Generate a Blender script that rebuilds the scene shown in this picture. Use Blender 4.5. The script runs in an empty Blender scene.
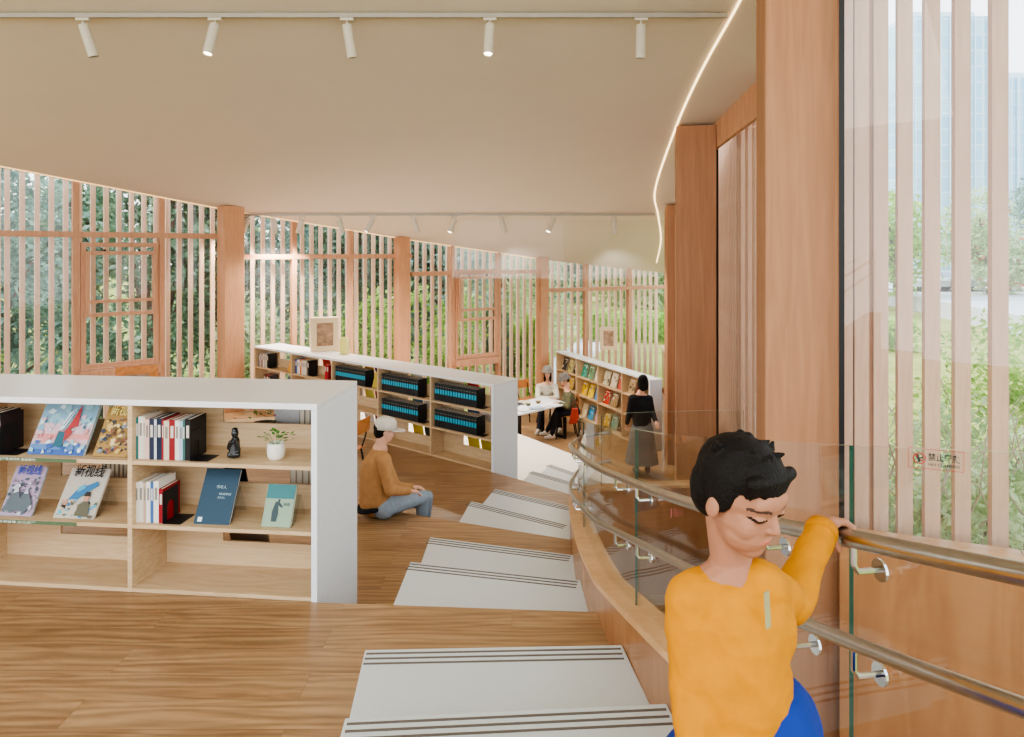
import bpy, bmesh, math, random
from mathutils import Vector, Matrix, Euler
random.seed(7)
F = 682.667; EZ = 3.8          # eye stands 3.8 m above the lowest floor
scn = bpy.context.scene; COL = scn.collection
R = math.radians
# ------------------------------------------------------------------ materials
def lin(c):
    if isinstance(c, str):
        c = c.lstrip('#'); c = [int(c[i:i+2], 16)/255 for i in (0, 2, 4)]
    return tuple((x/12.92 if x <= .04045 else ((x+.055)/1.055)**2.4) for x in c[:3]) + (1,)
MATS = {}
def new_mat(name):
    m = bpy.data.materials.new(name); m.use_nodes = True
    nt = m.node_tree; b = nt.nodes['Principled BSDF']; return m, nt, b
def N(nt, t, **k):
    n = nt.nodes.new(t)
    for a, v in k.items():
        if a in n.inputs.keys() if hasattr(n.inputs, 'keys') else False: n.inputs[a].default_value = v
        else: setattr(n, a, v)
    return n
def plain(name, c, rough=.6, metal=0, var=.05, scale=30, spec=.3, bump=0, emit=None):
    if name in MATS: return MATS[name]
    m, nt, b = new_mat(name); L = nt.links
    tc = N(nt, 'ShaderNodeTexCoord'); no = N(nt, 'ShaderNodeTexNoise'); no.inputs['Scale'].default_value = scale
    L.new(tc.outputs['Object'], no.inputs['Vector'])
    rp = N(nt, 'ShaderNodeValToRGB'); c = lin(c)
    rp.color_ramp.elements[0].position = .3; rp.color_ramp.elements[1].position = .7
    rp.color_ramp.elements[0].color = tuple(x*(1-var) for x in c[:3])+(1,)
    rp.color_ramp.elements[1].color = tuple(min(1, x*(1+var)) for x in c[:3])+(1,)
    L.new(no.outputs['Fac'], rp.inputs[0]); L.new(rp.outputs[0], b.inputs['Base Color'])
    b.inputs['Roughness'].default_value = rough; b.inputs['Metallic'].default_value = metal
    b.inputs['Specular IOR Level'].default_value = spec
    if bump:
        bp = N(nt, 'ShaderNodeBump'); bp.inputs['Strength'].default_value = bump; bp.inputs['Distance'].default_value = .01
        L.new(no.outputs['Fac'], bp.inputs['Height']); L.new(bp.outputs[0], b.inputs['Normal'])
    if emit:
        b.inputs['Emission Color'].default_value = lin(emit[0]); b.inputs['Emission Strength'].default_value = emit[1]
    MATS[name] = m; return m
def wood(name, c1, c2, scale=3, stretch=(1, 12, 12), rough=.45, planks=None, spec=.35, dist=1.5):
    if name in MATS: return MATS[name]
    m, nt, b = new_mat(name); L = nt.links
    tc = N(nt, 'ShaderNodeTexCoord'); mp = N(nt, 'ShaderNodeMapping'); mp.inputs['Scale'].default_value = stretch
    L.new(tc.outputs['Object'], mp.inputs[0])
    no = N(nt, 'ShaderNodeTexNoise'); no.inputs['Scale'].default_value = scale; no.inputs['Detail'].default_value = 5
    no.inputs['Distortion'].default_value = dist
    rp = N(nt, 'ShaderNodeValToRGB'); e = rp.color_ramp.elements
    e[0].position = .35; e[1].position = .65; e[0].color = lin(c1); e[1].color = lin(c2)
    L.new(no.outputs['Fac'], rp.inputs[0]); out = rp.outputs[0]
    if planks:
        bk = N(nt, 'ShaderNodeTexBrick'); bk.inputs['Scale'].default_value = 1
        bk.inputs['Brick Width'].default_value = planks[0]; bk.inputs['Row Height'].default_value = planks[1]
        bk.inputs['Mortar Size'].default_value = .0012; bk.inputs['Mortar Smooth'].default_value = .6
        bk.inputs['Color1'].default_value = (1, 1, 1, 1); bk.inputs['Color2'].default_value = (.84, .82, .80, 1)
        bk.inputs['Mortar'].default_value = (.62, .55, .5, 1)
        L.new(tc.outputs['Object'], bk.inputs['Vector'])
        # offset the grain per plank
        mx = N(nt, 'ShaderNodeMix', data_type='RGBA', blend_type='MULTIPLY'); mx.inputs[0].default_value = 1
        L.new(out, mx.inputs[6]); L.new(bk.outputs['Color'], mx.inputs[7]); out = mx.outputs[2]
        ad = N(nt, 'ShaderNodeVectorMath', operation='MULTIPLY_ADD'); ad.inputs[1].default_value = (9, 40, 3)
        L.new(bk.outputs['Color'], ad.inputs[0]); L.new(tc.outputs['Object'], ad.inputs[2]); L.new(ad.outputs[0], mp.inputs[0])
        wv = N(nt, 'ShaderNodeTexWave', wave_type='BANDS', bands_direction='Y')
        wv.inputs['Scale'].default_value = 1.1; wv.inputs['Distortion'].default_value = 14; wv.inputs['Detail'].default_value = 2
        wv.inputs['Detail Scale'].default_value = .9
        L.new(mp.outputs[0], wv.inputs[0])
        m2 = N(nt, 'ShaderNodeMix', data_type='RGBA', blend_type='MULTIPLY'); m2.inputs[0].default_value = .28
        L.new(out, m2.inputs[6]); L.new(wv.outputs['Color'], m2.inputs[7]); out = m2.outputs[2]
    L.new(mp.outputs[0], no.inputs['Vector'])
    L.new(out, b.inputs['Base Color']); b.inputs['Roughness'].default_value = rough
    b.inputs['Specular IOR Level'].default_value = spec
    MATS[name] = m; return m
def glassm(name, tint=(1, 1, 1), refl=1.0, ior=1.45, rough=0.0, milk=0):
    m, nt, b = new_mat(name); L = nt.links; nt.nodes.remove(b)
    out = nt.nodes['Material Output']
    tr = N(nt, 'ShaderNodeBsdfTransparent'); tr.inputs[0].default_value = tint+(1,)
    gl = N(nt, 'ShaderNodeBsdfGlossy'); gl.inputs['Roughness'].default_value = rough
    fr = N(nt, 'ShaderNodeLayerWeight'); fr.inputs[0].default_value = .5
    pw = N(nt, 'ShaderNodeMath', operation='POWER'); pw.inputs[1].default_value = 4.5; L.new(fr.outputs['Facing'], pw.inputs[0])
    mu = N(nt, 'ShaderNodeMath', operation='MULTIPLY_ADD'); mu.inputs[1].default_value = .9*refl; mu.inputs[2].default_value = .045*refl; mu.use_clamp = True
    L.new(pw.outputs[0], mu.inputs[0]); mx = N(nt, 'ShaderNodeMixShader')
    L.new(mu.outputs[0], mx.inputs[0]); L.new(tr.outputs[0], mx.inputs[1]); L.new(gl.outputs[0], mx.inputs[2])
    last = mx.outputs[0]
    if milk:  # whitish veil of bright haze mixed into the glass
        df = N(nt, 'ShaderNodeBsdfDiffuse'); df.inputs[0].default_value = (.85, .83, .8, 1)
        m2 = N(nt, 'ShaderNodeMixShader'); m2.inputs[0].default_value = milk
        L.new(last, m2.inputs[1]); L.new(df.outputs[0], m2.inputs[2]); last = m2.outputs[0]
    L.new(last, out.inputs[0]); MATS[name] = m; return m
def leafm(name, cols, scale=.8):
    m, nt, b = new_mat(name); L = nt.links
    tc = N(nt, 'ShaderNodeNewGeometry'); no = N(nt, 'ShaderNodeTexNoise'); no.inputs['Scale'].default_value = scale
    no.inputs['Detail'].default_value = 8; no.inputs['Roughness'].default_value = .75
    L.new(tc.outputs['Position'], no.inputs['Vector'])
    rp = N(nt, 'ShaderNodeValToRGB'); e = rp.color_ramp.elements
    e[0].position = .32; e[1].position = .68; e[0].color = lin(cols[0]); e[1].color = lin(cols[-1])
    for i, c in enumerate(cols[1:-1]):
        x = e.new(.32+.36*(i+1)/(len(cols)-1)); x.color = lin(c)
    L.new(no.outputs['Fac'], rp.inputs[0])
    nt.nodes.remove(b); df = N(nt, 'ShaderNodeBsdfDiffuse'); ts = N(nt, 'ShaderNodeBsdfTranslucent'); mx = N(nt, 'ShaderNodeMixShader')
    mx.inputs[0].default_value = .45
    L.new(rp.outputs[0], df.inputs[0]); L.new(rp.outputs[0], ts.inputs[0]); L.new(df.outputs[0], mx.inputs[1]); L.new(ts.outputs[0], mx.inputs[2])
    L.new(mx.outputs[0], nt.nodes['Material Output'].inputs[0]); MATS[name] = m; return m

M_floor = wood('oak floor', '#9f7a56', '#b8946c', 2.0, (.8, 6, 6), rough=.33, planks=(1.9, .19), spec=.45)
M_shelfwood = wood('birch ply', '#c0a27c', '#ceb38f', 2.5, (1, 5, 14), rough=.5)
M_col = wood('larch column', '#b58460', '#c2906c', 2, (14, 14, 1), rough=.6)
M_colR = wood('brown timber column', '#9c6f50', '#aa7b5a', 2, (9, 9, .6), rough=.62, dist=.6)
M_frame = wood('window frame timber', '#b48566', '#c49474', 2, (10, 10, 1), rough=.55)
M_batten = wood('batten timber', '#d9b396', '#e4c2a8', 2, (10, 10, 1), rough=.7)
M_battenR = wood('batten timber painted shade', '#c9a288', '#d4ae95', 2, (10, 10, 1), rough=.7)  # same timber as the left battens, shade put into the darker colour
M_panel = wood('veneer panel', '#9a6a45', '#ad7c54', 1.8, (3, 3, .5), rough=.25, spec=.5, dist=1)
M_ledge = wood('light timber ledge', '#c39567', '#d2a678', 2, (3, 3, 3), rough=.4)
M_white = plain('white laminate', '#dfe3e6', .35, var=.02)
M_whitetop = plain('white glossy top', '#e4e4e2', .22, var=.02, spec=.6)
M_ceil = plain('ceiling plaster', '#dcd0c3', .8, var=.01, scale=2)
M_step = plain('white terrazzo', '#ccd0cf', .3, var=.05, scale=160, spec=.5)
M_strip = plain('dark nosing strip', '#6b625a', .6)
M_steel = plain('brushed steel', '#b9b5ae', .28, metal=1, var=.05)
M_chrome = plain('chrome', '#d0d2d4', .1, metal=1)
M_black = plain('black metal', '#1c1c1e', .45)
M_lampbody = plain('cream lamp body', '#c4bbab', .5)
M_lens = plain('lit lens', '#ffffff', .5, emit=('#fff2d8', 9))
M_lensoff = plain('unlit lens', '#8a857c', .3)
M_led = plain('led strip', '#fff0d0', .5, emit=('#ffdfa8', 2.6))
M_glass = glassm('window glass', (.97, .985, .98), 1.0, milk=.035)
M_glassR = glassm('reflective window glass', (.97, .985, .985), 1.5, milk=.035)
M_bal = glassm('balustrade glass', (.975, .988, .98), .7)
M_baf = glassm('baffle glass', (.98, .98, .97), 0.5, milk=.05)
M_edge = plain('green glass edge', '#2a5e52', .15, spec=.6)
M_edgeL = plain('pale glass edge', '#9fb3a2', .15, spec=.6)
M_acryl = glassm('clear acrylic', (.93, .95, .96), 1.0)
M_pages = plain('book pages', '#e2d8c4', .8, scale=200)
M_skin = plain('skin', '#d9a78c', .55, var=.03)
M_skin2 = plain('skin light', '#e0b49a', .55, var=.03)
M_lip = plain('lips', '#b8705f', .5); M_eye = plain('eyes', '#2a1c18', .25); M_eyew = plain('eye white', '#d8ccc4', .3)
M_hair = plain('black hair', '#15110e', .6, var=.4, scale=260, bump=.35, spec=.15)
M_brow = plain('eyebrow', '#4a342a', .8)
def cl(name, c, **k): return plain(name, c, k.pop('rough', .85), bump=k.pop('bump', .35), scale=k.pop('scale', 18), var=k.pop('var', .08))
# ------------------------------------------------------------------ mesh builder
class MB:
    def __init__(s): s.v = []; s.f = []; s.m = []
    def add(s, vs, fs, mi=0):
        n = len(s.v); s.v += [tuple(v) for v in vs]; s.f += [tuple(n+i for i in f) for f in fs]; s.m += [mi]*len(fs)
    def box(s, c, d, rot=None, mi=0):
        h = [x/2 for x in d]; vs = [Vector((sx*h[0], sy*h[1], sz*h[2])) for sx in (-1, 1) for sy in (-1, 1) for sz in (-1, 1)]
        if rot is not None:
            if not isinstance(rot, Matrix): rot = Euler(rot).to_matrix()
            vs = [rot @ v for v in vs]
        vs = [v+Vector(c) for v in vs]
        s.add(vs, [(0, 1, 3, 2), (4, 6, 7, 5), (0, 4, 5, 1), (2, 3, 7, 6), (0, 2, 6, 4), (1, 5, 7, 3)], mi); return s
    def b2(s, a, b, mi=0):
        return s.box([(a[i]+b[i])/2 for i in range(3)], [abs(b[i]-a[i]) for i in range(3)], None, mi)
    def prism(s, poly, z0, z1, mi=0):
        n = len(poly); s.add([(p[0], p[1], z0) for p in poly]+[(p[0], p[1], z1) for p in poly],
            [tuple(range(n-1, -1, -1)), tuple(range(n, 2*n))]+[(i, (i+1) % n, n+(i+1) % n, n+i) for i in range(n)], mi); return s
    def tube(s, pts, r, n=10, mi=0, cap=True):
        pts = [Vector(p) for p in pts]; rs = r if isinstance(r, (list, tuple)) else [r]*len(pts)
        up = None; vs = []
        for i, p in enumerate(pts):
            t = (pts[min(i+1, len(pts)-1)]-pts[max(i-1, 0)]).normalized()
            if up is None: up = Vector((0, 0, 1)) if abs(t.z) < .9 else Vector((1, 0, 0))
            a = t.cross(up).normalized(); b = a.cross(t).normalized(); up = b
            vs += [p+(a*math.cos(2*math.pi*k/n)+b*math.sin(2*math.pi*k/n))*rs[i] for k in range(n)]
        fs = [(i*n+k, i*n+(k+1) % n, (i+1)*n+(k+1) % n, (i+1)*n+k) for i in range(len(pts)-1) for k in range(n)]
        if cap: fs += [tuple(range(n-1, -1, -1)), tuple((len(pts)-1)*n+k for k in range(n))]
        s.add(vs, fs, mi); return s
    def lathe(s, prof, n=20, c=(0, 0, 0), mi=0):
        vs = [(c[0]+r*math.cos(2*math.pi*k/n), c[1]+r*math.sin(2*math.pi*k/n), c[2]+z) for r, z in prof for k in range(n)]
        fs = [(i*n+k, i*n+(k+1) % n, (i+1)*n+(k+1) % n, (i+1)*n+k) for i in range(len(prof)-1) for k in range(n)]
        s.add(vs, fs, mi); return s
    def ell(s, c, r, rot=None, mi=0, nu=14, nv=9):
        vs = []; c = Vector(c)
        for j in range(nv+1):
            th = math.pi*j/nv
            for k in range(nu):
                ph = 2*math.pi*k/nu; v = Vector((r[0]*math.sin(th)*math.cos(ph), r[1]*math.sin(th)*math.sin(ph), r[2]*math.cos(th)))
                if rot is not None: v = rot @ v
                vs.append(v+c)
        fs = [(j*nu+k, (j+1)*nu+k, (j+1)*nu+(k+1) % nu, j*nu+(k+1) % nu) for j in range(nv) for k in range(nu)]
        s.add(vs, fs, mi); return s
    def cap(s, a, b, ra, rb, mi=0):
        a = Vector(a); b = Vector(b); s.ell(a, (ra,)*3, mi=mi); s.ell(b, (rb,)*3, mi=mi)
        k = 4; s.tube([a.lerp(b, i/k) for i in range(k+1)], [ra+(rb-ra)*i/k for i in range(k+1)], 14, mi); return s
    def quad(s, a, b, c, d, mi=0): s.add([a, b, c, d], [(0, 1, 2, 3)], mi); return s
    def build(s, name, mats, parent=None, smooth=False, bevel=0, loc=None, merge=False):
        me = bpy.data.meshes.new(name); me.from_pydata(s.v, [], s.f); 
        if not isinstance(mats, (list, tuple)): mats = [mats]
        for m in mats: me.materials.append(m)
        me.polygons.foreach_set('material_index', s.m)
        bm = bmesh.new(); bm.from_mesh(me)
        if merge: bmesh.ops.remove_doubles(bm, verts=bm.verts, dist=1e-5)
        bmesh.ops.recalc_face_normals(bm, faces=bm.faces); bm.to_mesh(me); bm.free()
        if smooth: me.polygons.foreach_set('use_smooth', [True]*len(me.polygons))
        o = bpy.data.objects.new(name, me); COL.objects.link(o)
        if parent: o.parent = parent
        if loc is not None: o.location = loc
        if bevel:
            md = o.modifiers.new('bevel', 'BEVEL'); md.width = bevel; md.segments = 2; md.limit_method = 'ANGLE'
        return o
def tag(o, label=None, cat=None, group=None, kind=None):
    if label: o['label'] = label
    if cat: o['category'] = cat
    if group: o['group'] = group
    if kind: o['kind'] = kind
    return o
def empty(name, loc=(0, 0, 0), rz=0, label=None, cat=None, group=None, kind=None):
    o = bpy.data.objects.new(name, None); COL.objects.link(o); o.location = loc; o.rotation_euler = (0, 0, rz)
    o.empty_display_size = .05; return tag(o, label, cat, group, kind)
def copy_tree(o, parent=None):
    c = o.copy(); COL.objects.link(c)
    if parent: c.parent = parent
    for ch in [x for x in KIDS.get(o.name, [])]: copy_tree(ch, c)
    return c
KIDS = {}
def index_kids(root):
    def rec(o):
        ks = [x for x in COL.objects if x.parent == o]; KIDS[o.name] = ks
        for k in ks: rec(k)
    rec(root)
def struct(o, label=None, cat=None): return tag(o, label, cat, kind='structure')
def remesh(mb, name, mats, parent, voxel, smooth=6, paint=None):
    me = bpy.data.meshes.new('tmp'); me.from_pydata(mb.v, [], mb.f)
    bm = bmesh.new(); bm.from_mesh(me); bmesh.ops.remove_doubles(bm, verts=bm.verts, dist=1e-6)
    bmesh.ops.recalc_face_normals(bm, faces=bm.faces); bm.to_mesh(me); bm.free()
    o = bpy.data.objects.new('tmp', me); COL.objects.link(o)
    md = o.modifiers.new('r', 'REMESH'); md.mode = 'VOXEL'; md.voxel_size = voxel
    sm = o.modifiers.new('s', 'SMOOTH'); sm.factor = .5; sm.iterations = smooth
    dg = bpy.context.evaluated_depsgraph_get(); ev = o.evaluated_get(dg)
    out = bpy.data.meshes.new_from_object(ev); bpy.data.objects.remove(o)
    out.materials.clear()
    for m in mats: out.materials.append(m)
    idx = [0]*len(out.polygons)
    if paint:
        for i, p in enumerate(out.polygons): idx[i] = paint(p.center)
    out.polygons.foreach_set('material_index', idx); out.polygons.foreach_set('use_smooth', [True]*len(idx))
    ob = bpy.data.objects.new(name, out); COL.objects.link(ob); ob.parent = parent; return ob
def text_mesh(txt, size):
    cu = bpy.data.curves.new('t', 'FONT'); cu.body = txt; cu.size = size; cu.align_x = 'LEFT'; cu.extrude = 0; cu.offset = size*.015
    o = bpy.data.objects.new('t', cu); COL.objects.link(o)
    dg = bpy.context.evaluated_depsgraph_get(); me = bpy.data.meshes.new_from_object(o.evaluated_get(dg)); bpy.data.objects.remove(o); return me
def text(txt, size, mat, parent, loc, rot=(0, 0, 0), name='lettering', width=None):
    me = text_mesh(txt, size); me.materials.append(mat)
    o = bpy.data.objects.new(name, me); COL.objects.link(o); o.parent = parent; o.location = loc; o.rotation_euler = rot
    if width and len(me.vertices):
        w = max(v.co.x for v in me.vertices)-min(v.co.x for v in me.vertices)
        for v in me.vertices: v.co.x *= width/w
    return o
def P(x, y, Y): return Vector(((x-512)/F*Y, Y, -(y-250)/F*Y))
def cr(pts, n=8):   # catmull-rom
    out = []; pts = [Vector(p) for p in pts]
    for i in range(len(pts)-1):
        p0 = pts[max(i-1, 0)]; p1 = pts[i]; p2 = pts[i+1]; p3 = pts[min(i+2, len(pts)-1)]
        for k in range(n):
            t = k/n; out.append(.5*((2*p1)+(p2-p0)*t+(2*p0-5*p1+4*p2-p3)*t*t+(3*p1-p0-3*p2+p3)*t**3))
    return out+[pts[-1]]
def ceilz(Y): return 3.61-.23*Y
# ------------------------------------------------------------------ floors
FA = [(-11.8, -3), (-11.8, 5), (-10.2, 8.0), (-7.7, 10.3), (-5.2, 12.6), (-2.2, 14.8), (.89, 16.8), (4.1, 18.4)]
RW = [(3.35, 12.6), (2.62, 8.75), (2.80, 7.2), (2.12, 4.62), (2.05, 4.28), (2.95, 3.93), (4.3, 3.2), (5.1, 1.8), (5.3, -3)]
BALP = [(1.03, -.2, 0), (.793, 1.05, 0), (.726, 1.45, 0), (.615, 2.25, 0), (.53, 3.1, 0), (.467, 3.8, 0), (.444, 4.6, 0), (.465, 5.3, 0), (.52, 6.1, 0), (.60, 6.75, 0), (.70, 7.18, 0), (.93, 7.48, 0), (1.3, 7.62, 0), (1.9, 7.70, 0), (2.6, 7.76, 0)]
BP = cr(BALP, 6)
def bal_upto(Y): return [(p.x, p.y) for p in BP if p.y <= Y and p.x < 1.1]
def slab(name, poly, z, th=.45, mat=None, lab=None):
    return struct(MB().prism(poly, z-th, z).build(name, mat or M_floor), lab, 'floor' if lab else None)
slab('floor', [FA[0]]+FA[1:]+RW, -3.8, .3)
right4 = [(p.x, p.y) for p in BP]
slab('floor', FA[1:6]+[(-1.85, 15.05), (.23, 12.3), (.98, 11.2), (2.62, 8.80)]+right4[::-1]+[(1.03, -3), (-11.8, -3)], -3.35, .45, plain('boards painted sunlit pale', '#ece4d8', .35, spec=.5))  # sun glare on the wood put into a near-white base colour
slab('floor', FA[1:4]+[(-5.1, 12.69), (-4.67, 12.44), (-.29, 8.94), (.05, 8.66), (.69, 8.10), (1.25, 7.62)]+[p for p in right4[::-1] if p[0] < 1.24 or p[1] < 7]+[(1.03, -3), (-11.8, -3)], -2.9)
slab('floor', FA[1:3]+[(-8.75, 9.33), (-1.49, 6.56), (-.48, 6.15), (.505, 5.77)]+bal_upto(5.7)[::-1]+[(1.03, -3), (-11.8, -3)], -2.45)
slab('floor', [(-11.8, 4.96), (-3.09, 4.08), (-1.107, 3.875), (.468, 3.77)]+bal_upto(3.75)[::-1]+[(1.03, -3), (-11.8, -3)], -2.0)
slab('floor', [(-.6, 2.1), (.62, 2.1)]+bal_upto(2.05)[::-1]+[(1.03, -3), (-.6, -3)], -1.55)
# white steps
def step(poly, z, lab, far=(2, 3), n=3):
    cx = sum(p[0] for p in poly)/len(poly); cy = sum(p[1] for p in poly)/len(poly)
    r = empty('stair_step', (cx, cy, z), 0, lab, 'step', 'white terrazzo steps running down beside the curved glass')
    L = [(p[0]-cx, p[1]-cy) for p in poly]
    MB().prism(L, -.15, 0).build('tread', M_step, r, bevel=.004)
    a = Vector(L[far[0]]); b = Vector(L[far[1]]); d = (b-a).normalized(); nn = Vector((-d.y, d.x))
    if nn.dot(-a) < 0: nn = -nn
    for k in range(n):
        p = a+nn*(.035+.038*k)+d*.012; q = b+nn*(.035+.038*k)-d*.012; mid = (p+q)/2
        MB().box((mid.x, mid.y, .0012), ((q-p).length, .010, .004), (0, 0, math.atan2(d.y, d.x))).build('nosing_strip', M_strip, r)
step([(-.58, 2.0), (.64, 2.0), (.58, 2.56), (-.606, 2.48)], -1.70, 'white step nearest the camera, directly left of the boy')
step([(-.62, 2.4), (.60, 2.45), (.515, 3.2), (-.68, 3.16)], -1.85, 'second white step from the camera, resting on the near oak platform')
step([(-.73, 3.86), (.464, 3.76), (.445, 4.45), (-.70, 4.71)], -2.15, 'white step just below the edge of the near oak platform')
step([(-.68, 4.6), (.445, 4.4), (.462, 5.15), (-.657, 5.47)], -2.30, 'white step level with the seated man, above the second oak platform')
step([(-.56, 6.18), (.5, 5.78), (.545, 6.46), (-.424, 7.07)], -2.6, 'white step just below the platform edge where the man sits')
step([(-.44, 6.95), (.54, 6.4), (.70, 7.28), (-.196, 7.86)], -2.75, 'narrow white step leading to the end of the middle bookshelf')
step([(.02, 8.70), (1.22, 7.66), (2.1, 7.80), (.29, 9.43)], -3.05, 'far white step beside the white end of the middle bookshelf')
step([(.25, 9.4), (2.0, 7.84), (2.45, 8.0), (.58, 10.2)], -3.2, 'farthest white step reaching the pale lower floor')
# ------------------------------------------------------------------ ceiling
cp = [(-11.8, -3), (-11.8, 5), (-10.2, 8.0), (-7.7, 10.3), (-5.2, 12.6), (-2.2, 14.8), (.89, 16.8), (4.1, 18.4), (3.35, 12.6), (2.62, 8.75), (2.80, 7.2), (2.12, 4.62), (2.05, 4.28), (2.95, 3.93), (4.3, 3.2), (5.1, 1.8), (5.3, -3)]
mb = MB(); n = len(cp)
mb.add([(x, y, ceilz(y)) for x, y in cp]+[(x, y, ceilz(y)+.3) for x, y in cp], [tuple(range(n)), tuple(range(2*n-1, n-1, -1))]+[(i, (i+1) % n, n+(i+1) % n, n+i) for i in range(n)])
struct(mb.build('ceiling', M_ceil))
led = cr([P(770, -60, 5.2), (2.02, 6.05, 0), (2.03, 7.36, 0), (2.12, 8.9, 0), (2.38, 11.36, 0), (2.75, 12.84, 0), (3.22, 14.76, 0), (3.6, 17, 0)], 8)
led = [Vector((p.x, p.y, ceilz(p.y)-.012)) for p in led]
tag(MB().tube(led, .011, 6).build('led_strip', M_led), 'thin glowing curved line of light set in the ceiling above the right columns', 'light strip')
led2 = [Vector((x*.992, y-.06, ceilz(y-.06)-.008)) for x, y in FA[2:7]]
tag(MB().tube(led2, .009, 6).build('led_strip', plain('warm led line', '#e8c890', .5, emit=('#ffcf90', 1.1))), 'thin warm light line along the ceiling edge above the left windows', 'light strip')
# ------------------------------------------------------------------ facade
def ray_on(p0, p1, px):
    u = (px-512)/F; dx = p1[0]-p0[0]; dy = p1[1]-p0[1]; L = math.hypot(dx, dy)
    return (u*p0[1]-p0[0])/(dx-u*dy)*L
def seg(n, p0, p1, tz, pxm, sash=None, start=0, battens='', zb=-3.8, pillar=None):
    dx = p1[0]-p0[0]; dy = p1[1]-p0[1]; L = math.hypot(dx, dy); a = math.atan2(dy, dx)
    r = struct(empty('window_%d' % n, (p0[0], p0[1], 0), a))
    ct = lambda s: ceilz(p0[1]+dy*s/L)+.05
    ms = [ray_on(p0, p1, x) for x in pxm]
    for s in ms: MB().b2((s-.045, -.07, zb), (s+.045, .07, ct(s)+.1)).build('mullion', M_frame, r)
    MB().b2((start, -.08, tz-.045), (L, .08, tz+.045)).build('transom', M_frame, r)
    MB().b2((start, -.06, zb), (L, .06, zb+.1)).build('sill', M_frame, r)
    bs = [start]+ms+[L]
    for i in range(len(bs)-1):
        s0, s1 = bs[i], bs[i+1]
        MB().quad((s0, .02, zb), (s1, .02, zb), (s1, .02, ct(s1)), (s0, .02, ct(s0))).build('pane', M_glass, r)
    if sash:
        i, zt, zl, zs = sash; s0 = ms[i]+.06; s1 = ms[i+1]-.06
        def fr(a0, a1, z0, z1, y, w):
            f = MB(); f.b2((a0, y-.03, z0), (a0+w, y+.03, z1)); f.b2((a1-w, y-.03, z0), (a1, y+.03, z1))
            f.b2((a0+w, y-.03, z0), (a1-w, y+.03, z0+w)); f.b2((a0+w, y-.03, z1-w), (a1-w, y+.03, z1)); return f
        fr(s0, s1, zs, zt+.5 if False else zt+.12, -.06, .07).build('window_frame', M_frame, r)
        s_ = fr(s0+.05, s1-.05, zl, zt-.02, -.13, .06).build('sash', M_frame, r)
        MB().b2((s0+.11, -.15, zl+.22), (s1-.11, -.11, zl+.27)).build('sash_bar', M_frame, s_)
        MB().quad((s0+.09, -.13, zl), (s1-.09, -.13, zl), (s1-.09, -.13, zt), (s0+.09, -.13, zt)).build('pane', M_glass, s_)
        for q in (s0+.32, s1-.32): MB().lathe([(0, .03), (.02, .03), (.025, 0), (0, 0)], 10, (q, -.14, zt-.02)).build('roller', M_black, s_)
        MB().b2((s0-.02, -.2, zs-.16), (s1+.02, .05, zs-.02)).build('window_sill', M_frame, r)
    # battens outside
    k = 0; s = .1
    while s < L:
        p = Vector((p0[0], p0[1]))+Vector((dx, dy))/L*s+Vector((-dy, dx))/L*.32
        o = MB().box((0, 0, 2.3), (.07, .06, 5.6)).build('timber_batten', M_batten, loc=(p.x, p.y, -4.0+.0)); o.rotation_euler.z = a
        o.data.transform(Matrix.Scale((ct(s)+.8+4.1)/5.6*1.0, 4, (0, 0, 1))) if False else None
        for v in o.data.vertices: v.co.z = 0 if v.co.z < 1 else ct(s)+.5+4.0
        tag(o, battens, 'batten', 'outside battens '+battens[-28:]); s += .193
    return r
seg(1, FA[2], FA[3], .25, [], None, 0, 'pale vertical timber batten outside the leftmost glazing at the frame edge')
seg(2, FA[3], FA[4], .25, [75.5, 161], (0, 0.0, -1.08, -1.92), 0, 'salmon vertical timber batten outside the large left windows above the near bookshelf')
seg(3, FA[4], FA[5], -.13, [293.5, 350], None, 0, 'thin vertical timber batten outside the windows between the left and middle timber columns')
seg(4, FA[5], FA[6], -.52, [451.5, 498], (0, -.57, -1.6, -2.45), 0, 'vertical timber batten outside the far windows with the second sash')
seg(5, FA[6], FA[7], -.99, [585.5, 629], None, 0, 'slim vertical timber batten outside the farthest windows facing lawn and path')
def column(x0, x1, Y, name='timber_column', lab='', m=M_col, rot=.7, d=None, zb=-3.8):
    w = (x1-x0)/F*Y; c = ((x0+x1)/2-512)/F*Y
    u = c/Y; th = math.atan(u)
    # box of side s rotated: apparent width
    ang = rot+th; s = w/(abs(math.cos(ang))+abs(math.sin(ang))*(d or 1)); sd = s*(d or 1)
    o = MB().box((0, 0, 0), (s, sd, 1)).build(name, m, loc=(c, Y, 0)); o.rotation_euler.z = rot
    zt = ceilz(Y)+.02
    for v in o.data.vertices: v.co.z = zb if v.co.z < 0 else zt
    o.modifiers.new('b', 'BEVEL').width = .008
    return tag(o, lab, 'column')
column(218, 243.5, 12.35, lab='broad timber column ending the large left windows, behind the near bookshelf', rot=.75)
column(393.5, 410, 14.55, lab='timber column rising behind the middle bookshelf', rot=.63)
column(535.5, 549, 16.5, lab='timber column behind the reading table and the women in hats', rot=.55)
column(664.5, 696, 12.3, lab='farthest and narrowest of the brown timber columns on the right', m=M_colR, rot=-.12)
column(675, 715, 8.9, lab='middle brown timber column on the right, behind the glass balustrade', m=M_colR, rot=-.2)
column(757, 833, 4.62, lab='tall brown timber column rising behind the boy', m=M_colR, rot=-.22)
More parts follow.
